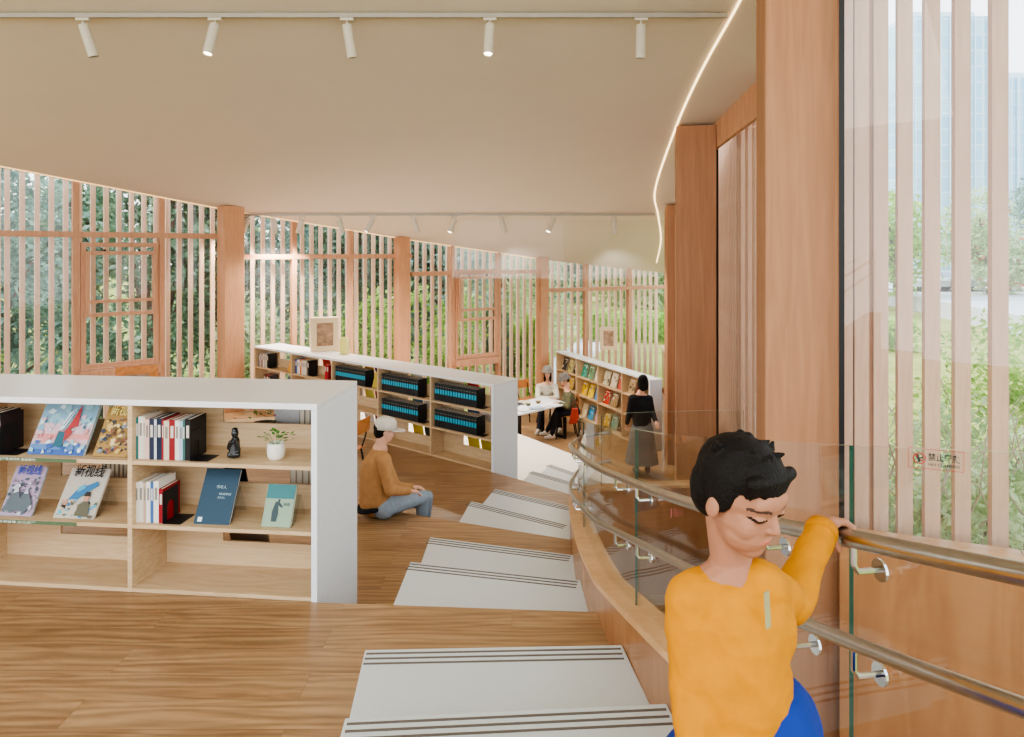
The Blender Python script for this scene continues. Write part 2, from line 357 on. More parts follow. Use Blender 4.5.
# ------------------------------------------------------------------ right glazed wall
def rwin(n, p0, p1, zs, m=M_glassR, fr=True, wallname='wall_right'):
    dx = p1[0]-p0[0]; dy = p1[1]-p0[1]; L = math.hypot(dx, dy); a = math.atan2(dy, dx)
    w = struct(MB().b2((0, -.06, -3.8), (L, .06, zs)).build(wallname, M_panel, loc=(p0[0], p0[1], 0))); w.rotation_euler.z = a
    r = struct(empty('window_%d' % n, (p0[0], p0[1], 0), a))
    MB().b2((0, -.10, zs), (L, .10, zs+.035)).build('sill', M_ledge, r)
    z0, z1 = ceilz(p0[1]), ceilz(p1[1])
    MB().quad((0, 0, zs), (L, 0, zs), (L, 0, z1), (0, 0, z0)).build('pane', m, r)
    if fr: MB().b2((.0, -.015, zs), (.03, .015, z0)).build('window_frame', M_black, r)
    return r, a, L
r6, a6, L6 = rwin(6, RW[4], RW[5], -1.80)
rwin(7, RW[5], RW[6], -1.80, fr=False)
rwin(8, RW[6], RW[7], -1.80, fr=False)
rwin(9, RW[1], RW[2], -2.6, M_glass)
rwin(10, RW[2], RW[3], -2.6, M_glass)
rwin(11, FA[7], RW[0], -2.6, M_glass, fr=False)
rwin(12, RW[0], RW[1], -2.6, M_glass)
mbh = MB(); # timber header above the glazing between the two right columns
p, q = Vector(RW[1]), Vector(RW[2])
mbh.add([(p.x, p.y, ceilz(p.y)), (q.x, q.y, ceilz(q.y)), (q.x, q.y, ceilz(q.y)-.42), (p.x, p.y, ceilz(p.y)-.32), (p.x-.05, p.y, ceilz(p.y)), (q.x-.05, q.y, ceilz(q.y)), (q.x-.05, q.y, ceilz(q.y)-.42), (p.x-.05, p.y, ceilz(p.y)-.32)],
        [(0, 1, 2, 3), (4, 7, 6, 5), (0, 4, 5, 1), (3, 2, 6, 7), (0, 3, 7, 4), (1, 5, 6, 2)])
struct(mbh.build('trim_1', M_frame))
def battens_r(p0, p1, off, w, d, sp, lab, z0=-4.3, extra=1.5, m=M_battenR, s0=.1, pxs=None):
    dx = p1[0]-p0[0]; dy = p1[1]-p0[1]; L = math.hypot(dx, dy); a = math.atan2(dy, dx); nx, ny = -dy/L, dx/L
    if nx*(p0[0])+ny*0 < 0 and off > 0: pass
    ss = []
    if pxs:
        q0 = (p0[0]+nx*off, p0[1]+ny*off); q1 = (p1[0]+nx*off, p1[1]+ny*off); ss = [ray_on(q0, q1, x) for x in pxs]
    else:
        s = s0
        while s < L: ss.append(s); s += sp
    for s in ss:
        x = p0[0]+dx/L*s+nx*off; y = p0[1]+dy/L*s+ny*off
        o = MB().b2((-w/2, -d/2, 0), (w/2, d/2, ceilz(y)+extra-z0)).build('timber_batten', m, loc=(x, y, z0)); o.rotation_euler.z = a
        tag(o, lab, 'batten', 'outside battens '+lab[-28:])
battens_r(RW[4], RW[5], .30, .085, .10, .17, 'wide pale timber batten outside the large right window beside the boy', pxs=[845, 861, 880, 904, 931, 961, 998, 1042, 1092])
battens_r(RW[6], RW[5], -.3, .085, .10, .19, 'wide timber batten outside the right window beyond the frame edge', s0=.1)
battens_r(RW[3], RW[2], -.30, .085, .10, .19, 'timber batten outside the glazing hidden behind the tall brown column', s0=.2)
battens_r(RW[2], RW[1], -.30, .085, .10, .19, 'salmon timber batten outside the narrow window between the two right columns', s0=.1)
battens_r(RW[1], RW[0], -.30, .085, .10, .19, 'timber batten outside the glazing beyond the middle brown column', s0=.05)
# sticker on right window
st = empty('window_sticker', (0, 0, 0), 0, 'red-bordered no climbing sticker on the right window glass', 'sticker')
pp = ray_on(RW[4], RW[5], 906); x = RW[4][0]+(RW[5][0]-RW[4][0])/L6*pp; y = RW[4][1]+(RW[5][1]-RW[4][1])/L6*pp
st.location = (x, y-.02, -(466-250)/F*y); st.rotation_euler = (R(90), 0, a6)
M_red = plain('sign red', '#c8323a', .6); M_ink = plain('dark ink', '#23302c', .6); M_green = plain('label green', '#56694c', .6)
f = MB(); W, H = .29, .12; t = .003
for b in (((0, 0), (W, t)), ((0, H-t), (W, H)), ((0, 0), (t, H)), ((W-t, 0), (W, H))): f.b2((b[0][0], b[0][1], 0), (b[1][0], b[1][1], .001))
f.build('border', M_red, st)
ring = [(.06+.032*math.cos(i*.3142), .06+.032*math.sin(i*.3142), .001) for i in range(21)]
f = MB(); f.tube(ring, .0028, 6); f.box((.06, .06, .001), (.062, .005, .002), (0, 0, -.78)); f.build('prohibition_ring', M_red, st)
MB().ell((.05, .075, 0), (.009, .009, .001)).cap((.052, .066, 0), (.062, .048, 0), .006, .006).cap((.058, .06, 0), (.078, .068, 0), .004, .003).cap((.062, .048, 0), (.052, .036, 0), .004, .003).build('climbing_figure', M_ink, st)
text('禁止攀爬', .05, M_ink, st, (.105, .055, .001), width=.165); text('NO CLIMBING', .022, M_ink, st, (.107, .022, .001), width=.16)
# ------------------------------------------------------------------ balustrade
def arc(pts):
    s = [0]
    for i in range(1, len(pts)): s.append(s[-1]+(pts[i]-pts[i-1]).length)
    return s
BS = arc(BP)
def offp(d):
    out = []
    for i, p in enumerate(BP):
        t = (BP[min(i+1, len(BP)-1)]-BP[max(0, i-1)]).normalized(); n_ = Vector((t.y, -t.x, 0)); out.append(p+n_*d)
    return out
def interp(tab, x):
    if x <= tab[0][0]:
        (a, b), (c, d) = tab[0], tab[1]; return b+(x-a)*(d-b)/(c-a)
    for (a, b), (c, d) in zip(tab, tab[1:]):
        if x <= c: return b+(x-a)*(d-b)/(c-a)
    return tab[-1][1]
Z_ledge = [(1.6, -1.24), (2.7, -1.54), (3.1, -1.65), (3.8, -1.83), (4.6, -1.95), (5.5, -2.10), (7.0, -2.45), (7.6, -2.6), (9, -2.6)]
Z_gtop = [(1.12, -.336), (1.6, -.46), (2.8, -.758), (3.2, -.843), (7.0, -1.72), (7.5, -1.80), (9, -1.8)]
Z_up = [(1.05, -.50), (1.45, -.614), (1.74, -.703), (2.25, -.843), (2.7, -.957), (3.8, -1.207), (4.6, -1.374), (5.5, -1.586), (6.9, -1.95), (7.5, -2.02), (9, -2.02)]
Z_lo = [(1.05, -.707), (1.44, -.833), (1.73, -.922), (2.55, -1.15), (2.8, -1.22), (3.8, -1.508), (4.6, -1.70), (5.5, -1.957), (6.9, -2.30), (7.5, -2.34), (9, -2.34)]
def ribbon(d0, d1, zlo, zhi, i0=0, i1=None, mi_top=0, mi=0):
    A = offp(d0); B = offp(d1); i1 = len(BP)-1 if i1 is None else i1; mb = MB(); vs = []
    for i in range(i0, i1+1):
        y = BP[i].y; a, b = A[i], B[i]; z0, z1 = zlo(y), zhi(y)
        vs += [(a.x, a.y, z0), (b.x, b.y, z0), (b.x, b.y, z1), (a.x, a.y, z1)]
    k = i1-i0; fs = []; 
    mb.add(vs, [], 0)
    def addf(f, m): mb.f.append(f); mb.m.append(m)
    for i in range(k):
        o = 4*i; q = o+4
        addf((o, o+1, q+1, q), mi_top); addf((o+3, q+3, q+2, o+2), mi_top); addf((o, q, q+3, o+3), mi); addf((o+1, o+2, q+2, q+1), mi)
    addf((0, 3, 2, 1), mi_top+(1 if mi_top else 0)); addf((4*k, 4*k+1, 4*k+2, 4*k+3), mi_top+(1 if mi_top else 0))
    return mb
zl = lambda y: interp(Z_ledge, y); zg = lambda y: interp(Z_gtop, y)
o = ribbon(.0, .14, lambda y: -3.8, lambda y: zl(y)-.03).build('wall_stair', M_panel); struct(o)
o = ribbon(-.012, .152, lambda y: zl(y)-.03, zl).build('trim_2', M_ledge); struct(o)
bal = empty('glass_balustrade', (.6, 3, -1.6), 0, 'curved clear glass balustrade standing on the timber ledge beside the steps', 'balustrade')
breaks = []
for target in (-.2, 1.62, 3.17, 5.0, 6.75):
    breaks.append(min(range(len(BP)), key=lambda i: abs(BP[i].y-target) if BP[i].x < 1.2 else 99))
breaks += [min(range(len(BP)), key=lambda i: abs(BP[i].x-.93)+(0 if BP[i].y > 6 else 9)), min(range(len(BP)), key=lambda i: abs(BP[i].x-1.75)+(0 if BP[i].y > 6 else 9)), len(BP)-1]
for i0, i1 in zip(breaks, breaks[1:]):
    mb = ribbon(.066, .077, lambda y: zl(y)-.01, zg, i0, i1, 1, 0)
    mb.v = [(v[0]-.6, v[1]-3, v[2]+1.6) for v in mb.v]
    mb.build('pane', [M_bal, M_edgeL, M_edge], bal)
tag(MB().tube([(.0, 0, 0), (.0, .001, 0)], [.018, .018], 20).build('round_sticker', plain('sticker red', '#d8707a', .6), loc=(.0, 0, 0)), 'small round red sticker on the curved balustrade glass left of the boy', 'sticker')
stk = COL.objects['round_sticker']; q = offp(.058); i = min(range(len(BP)), key=lambda i: abs((q[i].x/q[i].y)-(670-512)/F)); stk.location = (q[i].x, q[i].y, -(513-250)/F*q[i].y); stk.rotation_euler.z = R(78)
def rail(zt, r, i1, lab):
    pts = []
    for i, p in enumerate(offp(0)):
        if i > i1: break
        pts.append(Vector((p.x, p.y, interp(zt, BP[i].y))))
    # bend: smooth z
    root = empty('handrail', pts[10], 0, lab, 'handrail'); o0 = pts[10].copy()
    MB().tube([p-o0 for p in pts], r, 14).build('rail', M_steel, root, smooth=True)
    G = offp(.064)
    for Yb in (1.50, 1.79, 2.98, 3.38, 4.8, 5.2, 6.5, 6.95) if zt is Z_up else (1.46, 1.74, 2.95, 3.35, 4.8, 5.2, 6.5, 6.95):
        i = min(range(i1), key=lambda i: abs(BP[i].y-Yb)); p = pts[i]-o0; g = Vector((G[i].x, G[i].y, pts[i].z))-o0
        b = MB(); b.tube([p, p-Vector((0, 0, .055)), p-Vector((0, 0, .07))+(g-p)*.15, g-Vector((0, 0, .07))], .0065, 8)
        d = (g-p).normalized(); b.tube([g-Vector((0, 0, .07))-d*.006, g-Vector((0, 0, .07))], .024, 14); b.build('bracket', M_chrome, root, smooth=False)
    return pts
iturn = min(range(len(BP)), key=lambda i: abs(BP[i].x-1.1)+(0 if BP[i].y > 6 else 9))
UP = rail(Z_up, .019, iturn, 'upper brushed steel handrail held by the boy')
LO = rail(Z_lo, .016, iturn, 'lower brushed steel handrail below the one the boy holds')
bf = MB(); x0 = (452-512)/F*13.2; x1 = (664-512)/F*13.2
bf.quad((x0, 0, -.55), (x1, 0, -.55), (x1, 0, ceilz(13.2)+.02), (x0, 0, ceilz(13.2)+.02)); 
tag(bf.build('glass_smoke_baffle', M_baf, loc=(0, 13.2, 0)), 'clear glass strip hanging from the ceiling behind the far spotlights', 'glass panel')
# ------------------------------------------------------------------ track lights
def track(Y, x0, x1, lab):
    a = P(x0, 0, Y).x; b = P(x1, 0, Y).x; z = ceilz(Y)
    tag(MB().b2((a, -.017, -.04), (b, .017, .0)).build('lighting_track', plain('track grey', '#a39c90', .5), loc=(0, Y, z-.012)), lab, 'lighting track')
def spot(px, Y, tilt, lit, lab, grp, L=.27, r=.045):
    z = ceilz(Y)-.055; root = empty('track_spotlight', (P(px, 0, Y).x, Y, z), 0, lab, 'spotlight', grp)
    MB().b2((-.06, -.018, -.025), (.06, .018, 0)).build('adapter', M_lampbody, root)
    MB().tube([(0, 0, -.02), (0, 0, -.07)], .009, 8).build('stem', M_lampbody, root)
    m = Matrix.Translation((0, 0, -.06)) @ Matrix.Rotation(-tilt, 4, 'Y') @ Matrix.Rotation(R(-14 if lit else 6), 4, 'X')
    h = MB().lathe([(0, .0), (r*.9, 0), (r, -.01), (r, -L), (r*.86, -L), (r*.8, -L+.012)], 18); o = h.build('housing', M_lampbody, root, smooth=False); o.matrix_local = m
    l = MB().lathe([(0, -L+.01), (r*.85, -L+.01)], 18).build('lens', M_lens if lit else M_lensoff, root); l.matrix_local = m
    if lit or Y > 10:  # every far spotlight, unlit ones too, gets a lamp added to brighten the far area
        la = bpy.data.lights.new('spot', 'SPOT'); la.energy = 50 if Y < 10 else 170; la.spot_size = R(60 if Y < 10 else 115); la.spot_blend = .6; la.color = (1, .92, .82); la.shadow_soft_size = .05
        lo = bpy.data.objects.new('lamp', la); COL.objects.link(lo); lo.parent = root; lo.matrix_local = m @ Matrix.Translation((0, 0, -L-.03))
track(6.24, -20, 727, 'long ceiling track carrying the near row of spotlights')
track(12.7, 244, 655, 'far ceiling track carrying the smaller row of spotlights')
for px, t, lit, d in ((83, R(16), False, 'leftmost spotlight on the near track'), (215, R(-7), True, 'lit spotlight second from the left on the near track'), (347, R(8), False, 'unlit spotlight in the middle of the near track'), (490, R(-3), True, 'lit spotlight right of centre on the near track'), (641, 0, False, 'straight hanging spotlight at the right end of the near track')):
    spot(px, 6.24, t, lit, 'cream cylinder, '+d, 'spotlights on the near ceiling track', .3)
for i, (px, t, lit) in enumerate(((248, -.4, 0), (274, 0, 0), (302, -.3, 0), (339, .25, 0), (373, -.45, 1), (413, .35, 0), (455, -.35, 1), (501, .3, 0), (554, -.45, 1), (614, .1, 0))):
    ords = ('leftmost', 'second from left', 'third from left', 'fourth from left', 'fifth from left', 'fifth from right', 'fourth from right', 'third from right', 'second from right', 'rightmost')
    spot(px, 12.7, t, bool(lit), 'small cream cylinder spotlight, %s on the far ceiling track' % ords[i], 'spotlights on the far ceiling track', .27, .05)
# ------------------------------------------------------------------ bookshelves
def cabinet(fr, d, ncell, cw, H, lab, zf, depth=.62, sh=(.39, .76), base=.45, single=False):
    """fr = right front corner, d = direction towards the right end; local x grows to the right, 0 at left end"""
    d = Vector(d).normalized(); L = ncell*cw+.07; o = Vector(fr)-d*L; a = math.atan2(d.y, d.x)
    r = empty('bookshelf', (o.x, o.y, zf), a, lab, 'bookshelf')
    MB().b2((0, 0, H-.035), (L, depth, H)).build('top', M_whitetop, r, bevel=.003)
    MB().b2((L-.035, 0, -base), (L, depth, H-.035)).build('end_panel', M_white, r, bevel=.003)
    MB().b2((0, 0, -base), (.035, depth, H-.035)).build('end_panel', M_shelfwood if single or ncell > 3 else M_white, r, bevel=.003)
    for k in range(1, ncell):
        x = .035+k*cw; MB().b2((x-.014, .004, 0), (x+.014, depth-.004, H-.035)).build('divider', M_shelfwood, r)
    if base: MB().b2((.035, .02, -base), (L-.035, depth-.004, -.001)).build('plinth', M_shelfwood, r)
    mid = depth/2 if not single else depth-.03
    for k in range(ncell):
        x0 = .035+k*cw+(.014 if k else 0); x1 = .035+(k+1)*cw-(.014 if k < ncell-1 else 0)
        for z in (0.0,)+tuple(sh):
            MB().b2((x0, .006, z), (x1, depth-.006, z+.022)).build('shelf', M_shelfwood, r)
        lv = [0.0]+list(sh)+[H-.035]
        for j in range(len(lv)-1):
            z0 = lv[j]+.022; z1 = lv[j+1]
            if single: MB().b2((x0, mid, z0), (x1, mid+.015, z1)).build('back_panel', M_shelfwood, r)
            else:
                b = MB().b2((x0, mid-.008, z0), (x0+cw*.34, mid+.008, z1)); b.b2((x0+cw*.34, mid-.008, z0), (x1, mid+.008, z0+.15)); b.build('back_panel', M_shelfwood, r)
    return dict(r=r, o=o, d=d, a=a, zf=zf, sh=(0.0,)+tuple(sh), L=L, cw=cw, depth=depth, H=H)
def loc(c, lx, ly, lz): n_ = Vector((-c['d'].y, c['d'].x)); p = c['o']+c['d']*lx+n_*ly; return Vector((p.x, p.y, c['zf']+lz))
def lx_at(c, px, ly):
    n_ = Vector((-c['d'].y, c['d'].x)); q = c['o']+n_*ly; u = (px-512)/F
    return (u*q.y-q.x)/(c['d'].x-u*c['d'].y)
C1 = cabinet((-1.107, 3.875), (1.97, -.2), 3, 1.10, 1.125, 'near white-topped bookshelf with magazines, a black figurine and a potted plant', -2.0, depth=.70, sh=(.372, .745))
C2 = cabinet((-.245, 8.90), (1, -.795), 5, 1.125, 1.15, 'long middle bookshelf filled with rows of turquoise-banded black volumes', -2.9, depth=.52)
C3 = cabinet((2.60, 12.87), (1.53, -3.68), 4, .98, 1.35, 'far bookshelf of face-out colourful books beside the woman in black', -3.8, depth=.27, sh=(.49, .90), base=0, single=True)
BK = {}
def bookmat(c): return plain('cover '+c, c, .5, var=.04, scale=60)
def book(c, lx, lz, t, h, w, color, lab, group, ly=.03, band=None, lean=0, cover=None, flip=False, share=None):
    key = (t, h, w, color, band)
    root = None
    if share and key in BK:
        root = copy_tree(BK[key])
    else:
        cm = bookmat(color)
        m = MB(); m.b2((-t/2, 0, 0), (t/2, .004, h)); m.b2((-t/2, .004, 0), (-t/2+.003, w, h)); m.b2((t/2-.003, .004, 0), (t/2, w, h))
        mats = [cm]
        if band: m.b2((-t/2+.004, -.0008, h*.40), (t/2-.004, .004, h*.66), 1); mats.append(bookmat(band)); m.b2((-t/2+.008, -.001, h*.80), (t/2-.008, .002, h*.82), 2); mats.append(bookmat('#9a9a8c'))
        else: m.b2((-t/4, -.0008, h*.55), (t/4, .002, h*.85), 1); mats.append(bookmat('#8a8378' if sum(lin(color)[:3]) > 1 else '#cfc8b8'))
        root = m.build('book', mats)
        MB().b2((-t/2+.003, .005, .004), (t/2-.003, w-.004, h-.004)).build('pages', M_pages, root)
        if share: BK[key] = root; index_kids(root)
    root.location = loc(c, lx, ly, lz+.0225) if not flip else loc(c, lx, c['depth']-ly, lz+.0225)
    root.rotation_euler = (0, lean, c['a']+(math.pi if flip else 0))
    tag(root, lab, 'book', group); return root
def bookend(c, lx, lz, lab, h=.17, hole=True, w=.13, ly=.03, inner=None):
    r = empty('bookend', loc(c, lx, ly, lz+.0225), c['a'], lab, 'bookend')
    # plate in y-z plane with an arched opening, plus foot
    m = MB(); n = 12; out = [(0, 0), (w, 0), (w, h)] + [] ; y0, y1 = w*.28, w*.72; zt = h*.62
    m.b2((0, 0, 0), (.002, y0, h)); m.b2((0, y1, 0), (.002, w, h)); m.b2((0, y0, zt), (.002, y1, h))
    for k in range(n):  # arch fill
        t0 = math.pi*k/n; t1 = math.pi*(k+1)/n; rr = (y1-y0)/2; yc = (y0+y1)/2; ya, yb = yc-rr*math.cos(t0), yc-rr*math.cos(t1)
        za = zt-rr+rr*math.sin((t0+t1)/2); m.b2((0, ya, za), (.002, yb, zt))
    m.build('plate', M_black, r)
    MB().b2((0, 0, 0), (.11, w, .002)).build('foot', M_black, r)
    return r
def faceout(c, lx, lz, w, h, t, ang, color, lab, group=None, ly=.06, art=None, flip=False, name='book', stand=None, rz=0):
    root = empty(name, loc(c, lx, ly if not flip else c['depth']-ly, lz+.024), c['a']+(math.pi if flip else 0)+rz, lab, 'book' if name == 'book' else 'magazine' if name == 'magazine' else 'picture', group)
    rot = (-ang, 0, 0)
    cov = MB().b2((-w/2, 0, 0), (w/2, .003, h)).b2((-w/2, t-.003, 0), (w/2, t, h)).b2((-w/2-.002, 0, 0), (-w/2, t, h)).build('cover', bookmat(color) if isinstance(color, str) else color, root); cov.rotation_euler = rot
    pg = MB().b2((-w/2, .003, .003), (w/2-.003, t-.003, h-.003)).build('pages', M_pages, root); pg.rotation_euler = rot
    if art: art(cov, w, h)
    return root
# art helper: flat shapes on a cover (cover plane y=-0.0008, x right, z up)
def shape(parent, pts, mat, name='picture', dy=-.0012):
    return MB().add([(x, dy, z) for x, z in pts], [tuple(range(len(pts)))]) or None
def flat(parent, name, polys, mats):
    m = MB()
    for i, (pts, mi) in enumerate(polys):
        m.add([(x, -.0008-.00012*i, z) for x, z in pts], [tuple(range(len(pts)))], mi)
    me = m.build(name, mats, parent); return me
def blobs(w, h, n, cols, x0=-.5, x1=.5, z0=0, z1=1, s=.12, seed=1):
    rnd = random.Random(seed); out = []
    for i in range(n):
        cx = rnd.uniform(x0, x1)*w*.9; cz = h*rnd.uniform(z0, z1); k = rnd.randint(3, 6); rr = s*w*rnd.uniform(.3, 1)
        ph = rnd.random()*6
        pts = [(max(-w/2+.002, min(w/2-.002, cx+rr*rnd.uniform(.5, 1.2)*math.cos(ph+2*math.pi*j/k))), max(.002, min(h-.002, cz+rr*rnd.uniform(.4, 1)*math.sin(ph+2*math.pi*j/k)))) for j in range(k)]
        out.append((pts, rnd.choice(cols)))
    return out
def art_ship(cov, w, h):
    cs = ['#7fa3b5', '#c9a9ae', '#5a7fb0', '#3e5f9e', '#a63a3a', '#2f5f6e', '#c9d6d8', '#d08a86', '#8fb6bd']
    m = [bookmat(c) for c in cs]; P_ = []
    nb = 10
    for k in range(nb):
        z0, z1 = h*k/nb, h*(k+1)/nb; mi = 3 if k < 1 else 2 if k < 2 else 7 if k in (3,) else 1 if k < 6 else 8 if k == 6 else 0
        P_.append(([(-w/2, z0), (w/2, z0), (w/2, z1), (-w/2, z1)], mi))
    P_ += blobs(w, h, 46, [0, 8, 6, 1], z0=.45, z1=.95, s=.10, seed=3)+blobs(w, h, 30, [2, 3, 6, 8], z0=.02, z1=.25, s=.08, seed=4)+blobs(w, h, 14, [1, 7], z0=.25, z1=.45, s=.09, seed=5)
    P_ += [([(.02*w, .30*h), (.17*w, .52*h), (.25*w, .55*h), (.20*w, .97*h)], 4), ([(.0, .28*h), (.08*w, .25*h), (.20*w, .45*h), (.06*w, .5*h)], 4), ([(-.08*w, .16*h), (.10*w, .14*h), (.06*w, .42*h), (-.06*w, .45*h)], 5),
           ([(-.06*w, .45*h), (.02*w, .5*h), (.14*w, .9*h), (.02*w, .8*h)], 6), ([(-.02*w, .55*h), (.0, .55*h), (.11*w, .85*h), (.09*w, .85*h)], 5), ([(.35*w, .5*h), (.37*w, .62*h), (.40*w, .5*h)], 5), ([(-.38*w, .6*h), (-.36*w, .75*h), (-.34*w, .6*h)], 5), ([(.42*w, .66*h), (.44*w, .74*h), (.46*w, .66*h)], 5)]
    flat(cov, 'painting', P_, m)
def art_mag(cols, tcol, title_z=.82, ts=.068, seed=1, zone=(.05, .75), n=60, extra=None, s=.16):
    def f_(cov, w, h):
        m = [bookmat(c) for c in cols]
        P_ = [([(-w/2+.001, .001), (w/2-.001, .001), (w/2-.001, h-.001), (-w/2+.001, h-.001)], 0)]+blobs(w, h, n, list(range(1, len(cols))), z0=zone[0], z1=zone[1], s=s, seed=seed)
        if extra: P_ += extra(w, h)
        flat(cov, 'cover_picture', P_, m)
        text('新视线', ts*w/.22, plain('title '+tcol, tcol, .5), cov, (-w*.38, -.010, h*title_z), (R(90), 0, 0), width=w*.76)
    return f_
bw = lambda: 0
# --- near bookshelf contents
S = C1['sh']
def row(c, px0, lz, specs, group, labf, ly=.04, w=.17):
    x = lx_at(c, px0, ly)
    for i, (t, h, col, d) in enumerate(specs):
        book(c, x+t/2, lz, t-.0006, h, w, col, labf(d), group, ly); x += t
    return x
g1 = 'books in the upper row of the right bay of the near bookshelf'
x = row(C1, 135.5, S[2], [(.018, .245, '#2f6f6e', 'teal'), (.030, .25, '#d8d2c6', 'thick white, left of the red-labelled one,'), (.012, .25, '#cfc3ae', 'thin cream'), (.026, .235, '#d5b4a6', 'pinkish white'), (.030, .238, '#2a3145', 'thick navy, left of the slim white one,'),
     (.016, .235, '#c9ccd0', 'slim white, between two navy books,'), (.032, .24, '#1f2a40', 'widest dark navy'), (.012, .236, '#98242a', 'thin bright red'), (.034, .228, '#cdbfa8', 'beige, between two red books,'), (.036, .235, '#8b2026', 'thick dark red'), (.026, .232, '#d9d6cd', 'off-white, right of the dark red one,'),
     (.022, .228, '#a9bccb', 'pale blue'), (.014, .23, '#3b6a64', 'thin dark green'), (.034, .24, '#1e1c1a', 'thick black')], g1, lambda d: d+' book, upper right row of the near bookshelf')
bookend(C1, x+.002, S[2], 'black metal bookend holding the upper right row of the near bookshelf')
g2 = 'books in the lower row of the right bay of the near bookshelf'
x = row(C1, 135, S[1], [(.022, .235, '#d6d0c4', 'leftmost white'), (.030, .24, '#cfc9bb', 'cream'), (.018, .235, '#b9a08c', 'light brown'), (.026, .24, '#ddd9cf', 'bright white'), (.020, .236, '#41679b', 'blue'), (.032, .245, '#e0dbd0', 'thick ivory'), (.028, .20, '#8e1a24', 'short red')], g2, lambda d: d+' book, lower right row of the near bookshelf')
bookend(C1, x+.002, S[1], 'black arched metal bookend beside the red book on the near bookshelf', .185, w=.155)
x = row(C1, -22, S[2], [(.04, .245, '#4a1c20', 'maroon, at the picture edge,'), (.045, .245, '#571d20', 'dark red, second at the picture edge,'), (.045, .245, '#2a2324', 'near black with red, left of the bookend,'), (.02, .235, '#2a1e20', 'slim black, beside the dark bookend,')], 'dark red books at the left edge of the near bookshelf', lambda d: d+' book, upper shelf of the near bookshelf')
bookend(C1, x+.002, S[2], 'black metal bookend left of the sailing ship painting')
faceout(C1, lx_at(C1, 56, .07), S[2], .36, .315, .02, R(30), '#8fb0bd', 'landscape cover with a painted red-sailed ship on blue sea, upper shelf', ly=.06, art=art_ship, name='picture_book')
faceout(C1, lx_at(C1, 110.5, .07), S[2], .215, .30, .015, R(30), '#8a6b3a', 'golden brown magazine with a crowd of figures, beside the ship painting', ly=.06, name='magazine',
        art=art_mag(['#a08048', '#6e5a3a', '#3a3f4a', '#c9a860', '#8a5a48', '#7e8a94', '#d9c08a'], '#f0dc8a', .84, seed=11, zone=(.08, .75), n=120, s=.10))
def ex_blue(w, h): return [([(-.30*w, .35*h), (-.05*w, .38*h), (.36*w, .66*h), (.30*w, .74*h), (-.15*w, .55*h)], 1), ([(-.12*w, .5*h), (.05*w, .6*h), (-.0*w, .68*h), (-.14*w, .6*h)], 2), ([(.0, .05*h), (.36*w, .03*h), (.3*w, .28*h), (.16*w, .36*h), (.03*w, .26*h)], 3), ([(.11*w, .33*h), (.22*w, .33*h), (.24*w, .46*h), (.10*w, .46*h)], 4), ([(.08*w, .43*h), (.25*w, .43*h), (.22*w, .52*h), (.11*w, .52*h)], 5)]
def mount(w, h): return [([(-.45*w, .12*h), (-.2*w, .62*h), (.0, .35*h), (.15*w, .55*h), (.42*w, .25*h), (.3*w, .08*h)], 2), ([(-.2*w, .62*h), (-.1*w, .48*h), (-.28*w, .44*h)], 1), ([(.15*w, .55*h), (.22*w, .44*h), (.08*w, .44*h)], 1)]
faceout(C1, lx_at(C1, 18, .07), S[1], .205, .29, .012, R(27), '#9fa9ae', 'magazine with grey mountains and a pink sky at the left edge, lower shelf', ly=.05, name='magazine',
        art=art_mag(['#a48ea4', '#b4babf', '#566066', '#7f888e', '#3f4a4e', '#8e7a84'], '#26479a', .84, seed=21, zone=(.04, .78), n=110, extra=mount, s=.09))
faceout(C1, lx_at(C1, 75.5, .07), S[1], .255, .295, .014, R(33), '#c9c2b4', 'cream magazine with a blue aircraft and a soldier, lower shelf', ly=.05, name='magazine',
        art=art_mag(['#b5ae9f', '#33709a', '#57a0b8', '#5e5a48', '#b98a70', '#3a2c26', '#8f8878'], '#22242a', .84, seed=31, zone=(.03, .36), n=60, extra=ex_blue, s=.07))
def art_blue(cov, w, h):
    flat(cov, 'cover_picture', [([(-.42*w, .04*h), (-.30*w, .04*h), (-.30*w, .12*h), (-.42*w, .12*h)], 0)], [bookmat('#dfe6e6')])
    M_t = plain('pale blue print', '#9fb6bd', .6)
    text('书与人', .022, M_t, cov, (-.1*w, -.002, .64*h), (R(90), 0, 0)); text('READING', .018, M_t, cov, (.02*w, -.002, .52*h), (R(90), 0, 0)); text('纪念文集', .012, M_t, cov, (.0, -.002, .46*h), (R(90), 0, 0))
faceout(C1, lx_at(C1, 213, .07), S[1], .215, .315, .02, R(28), '#2b4556', 'dark blue hardback propped face-out on the lower shelf', ly=.05, art=art_blue)
def art_green(cov, w, h):
    flat(cov, 'cover_picture', [([(-w/2, h*.66), (w/2, h*.66), (w/2, h), (-w/2, h)], 0), ([(-.2*w, .12*h), (-.02*w, .12*h), (.02*w, .3*h), (-.02*w, .5*h), (.12*w, .44*h), (.14*w, .48*h), (-.02*w, .60*h), (-.14*w, .58*h), (-.22*w, .35*h)], 1), ([(-.06*w, .58*h), (.02*w, .58*h), (.03*w, .64*h), (-.05*w, .65*h)], 1)], [bookmat('#3a7678'), bookmat('#3a4a4c')])
    text('诗选', .02, plain('dark green print', '#3a5a55', .6), cov, (.15*w, -.002, .5*h), (R(90), 0, 0))
faceout(C1, lx_at(C1, 277, .07), S[1], .17, .235, .03, R(24), '#8fa58c', 'green paperback with a standing figure on the cover, lower shelf', ly=.05, art=art_green)
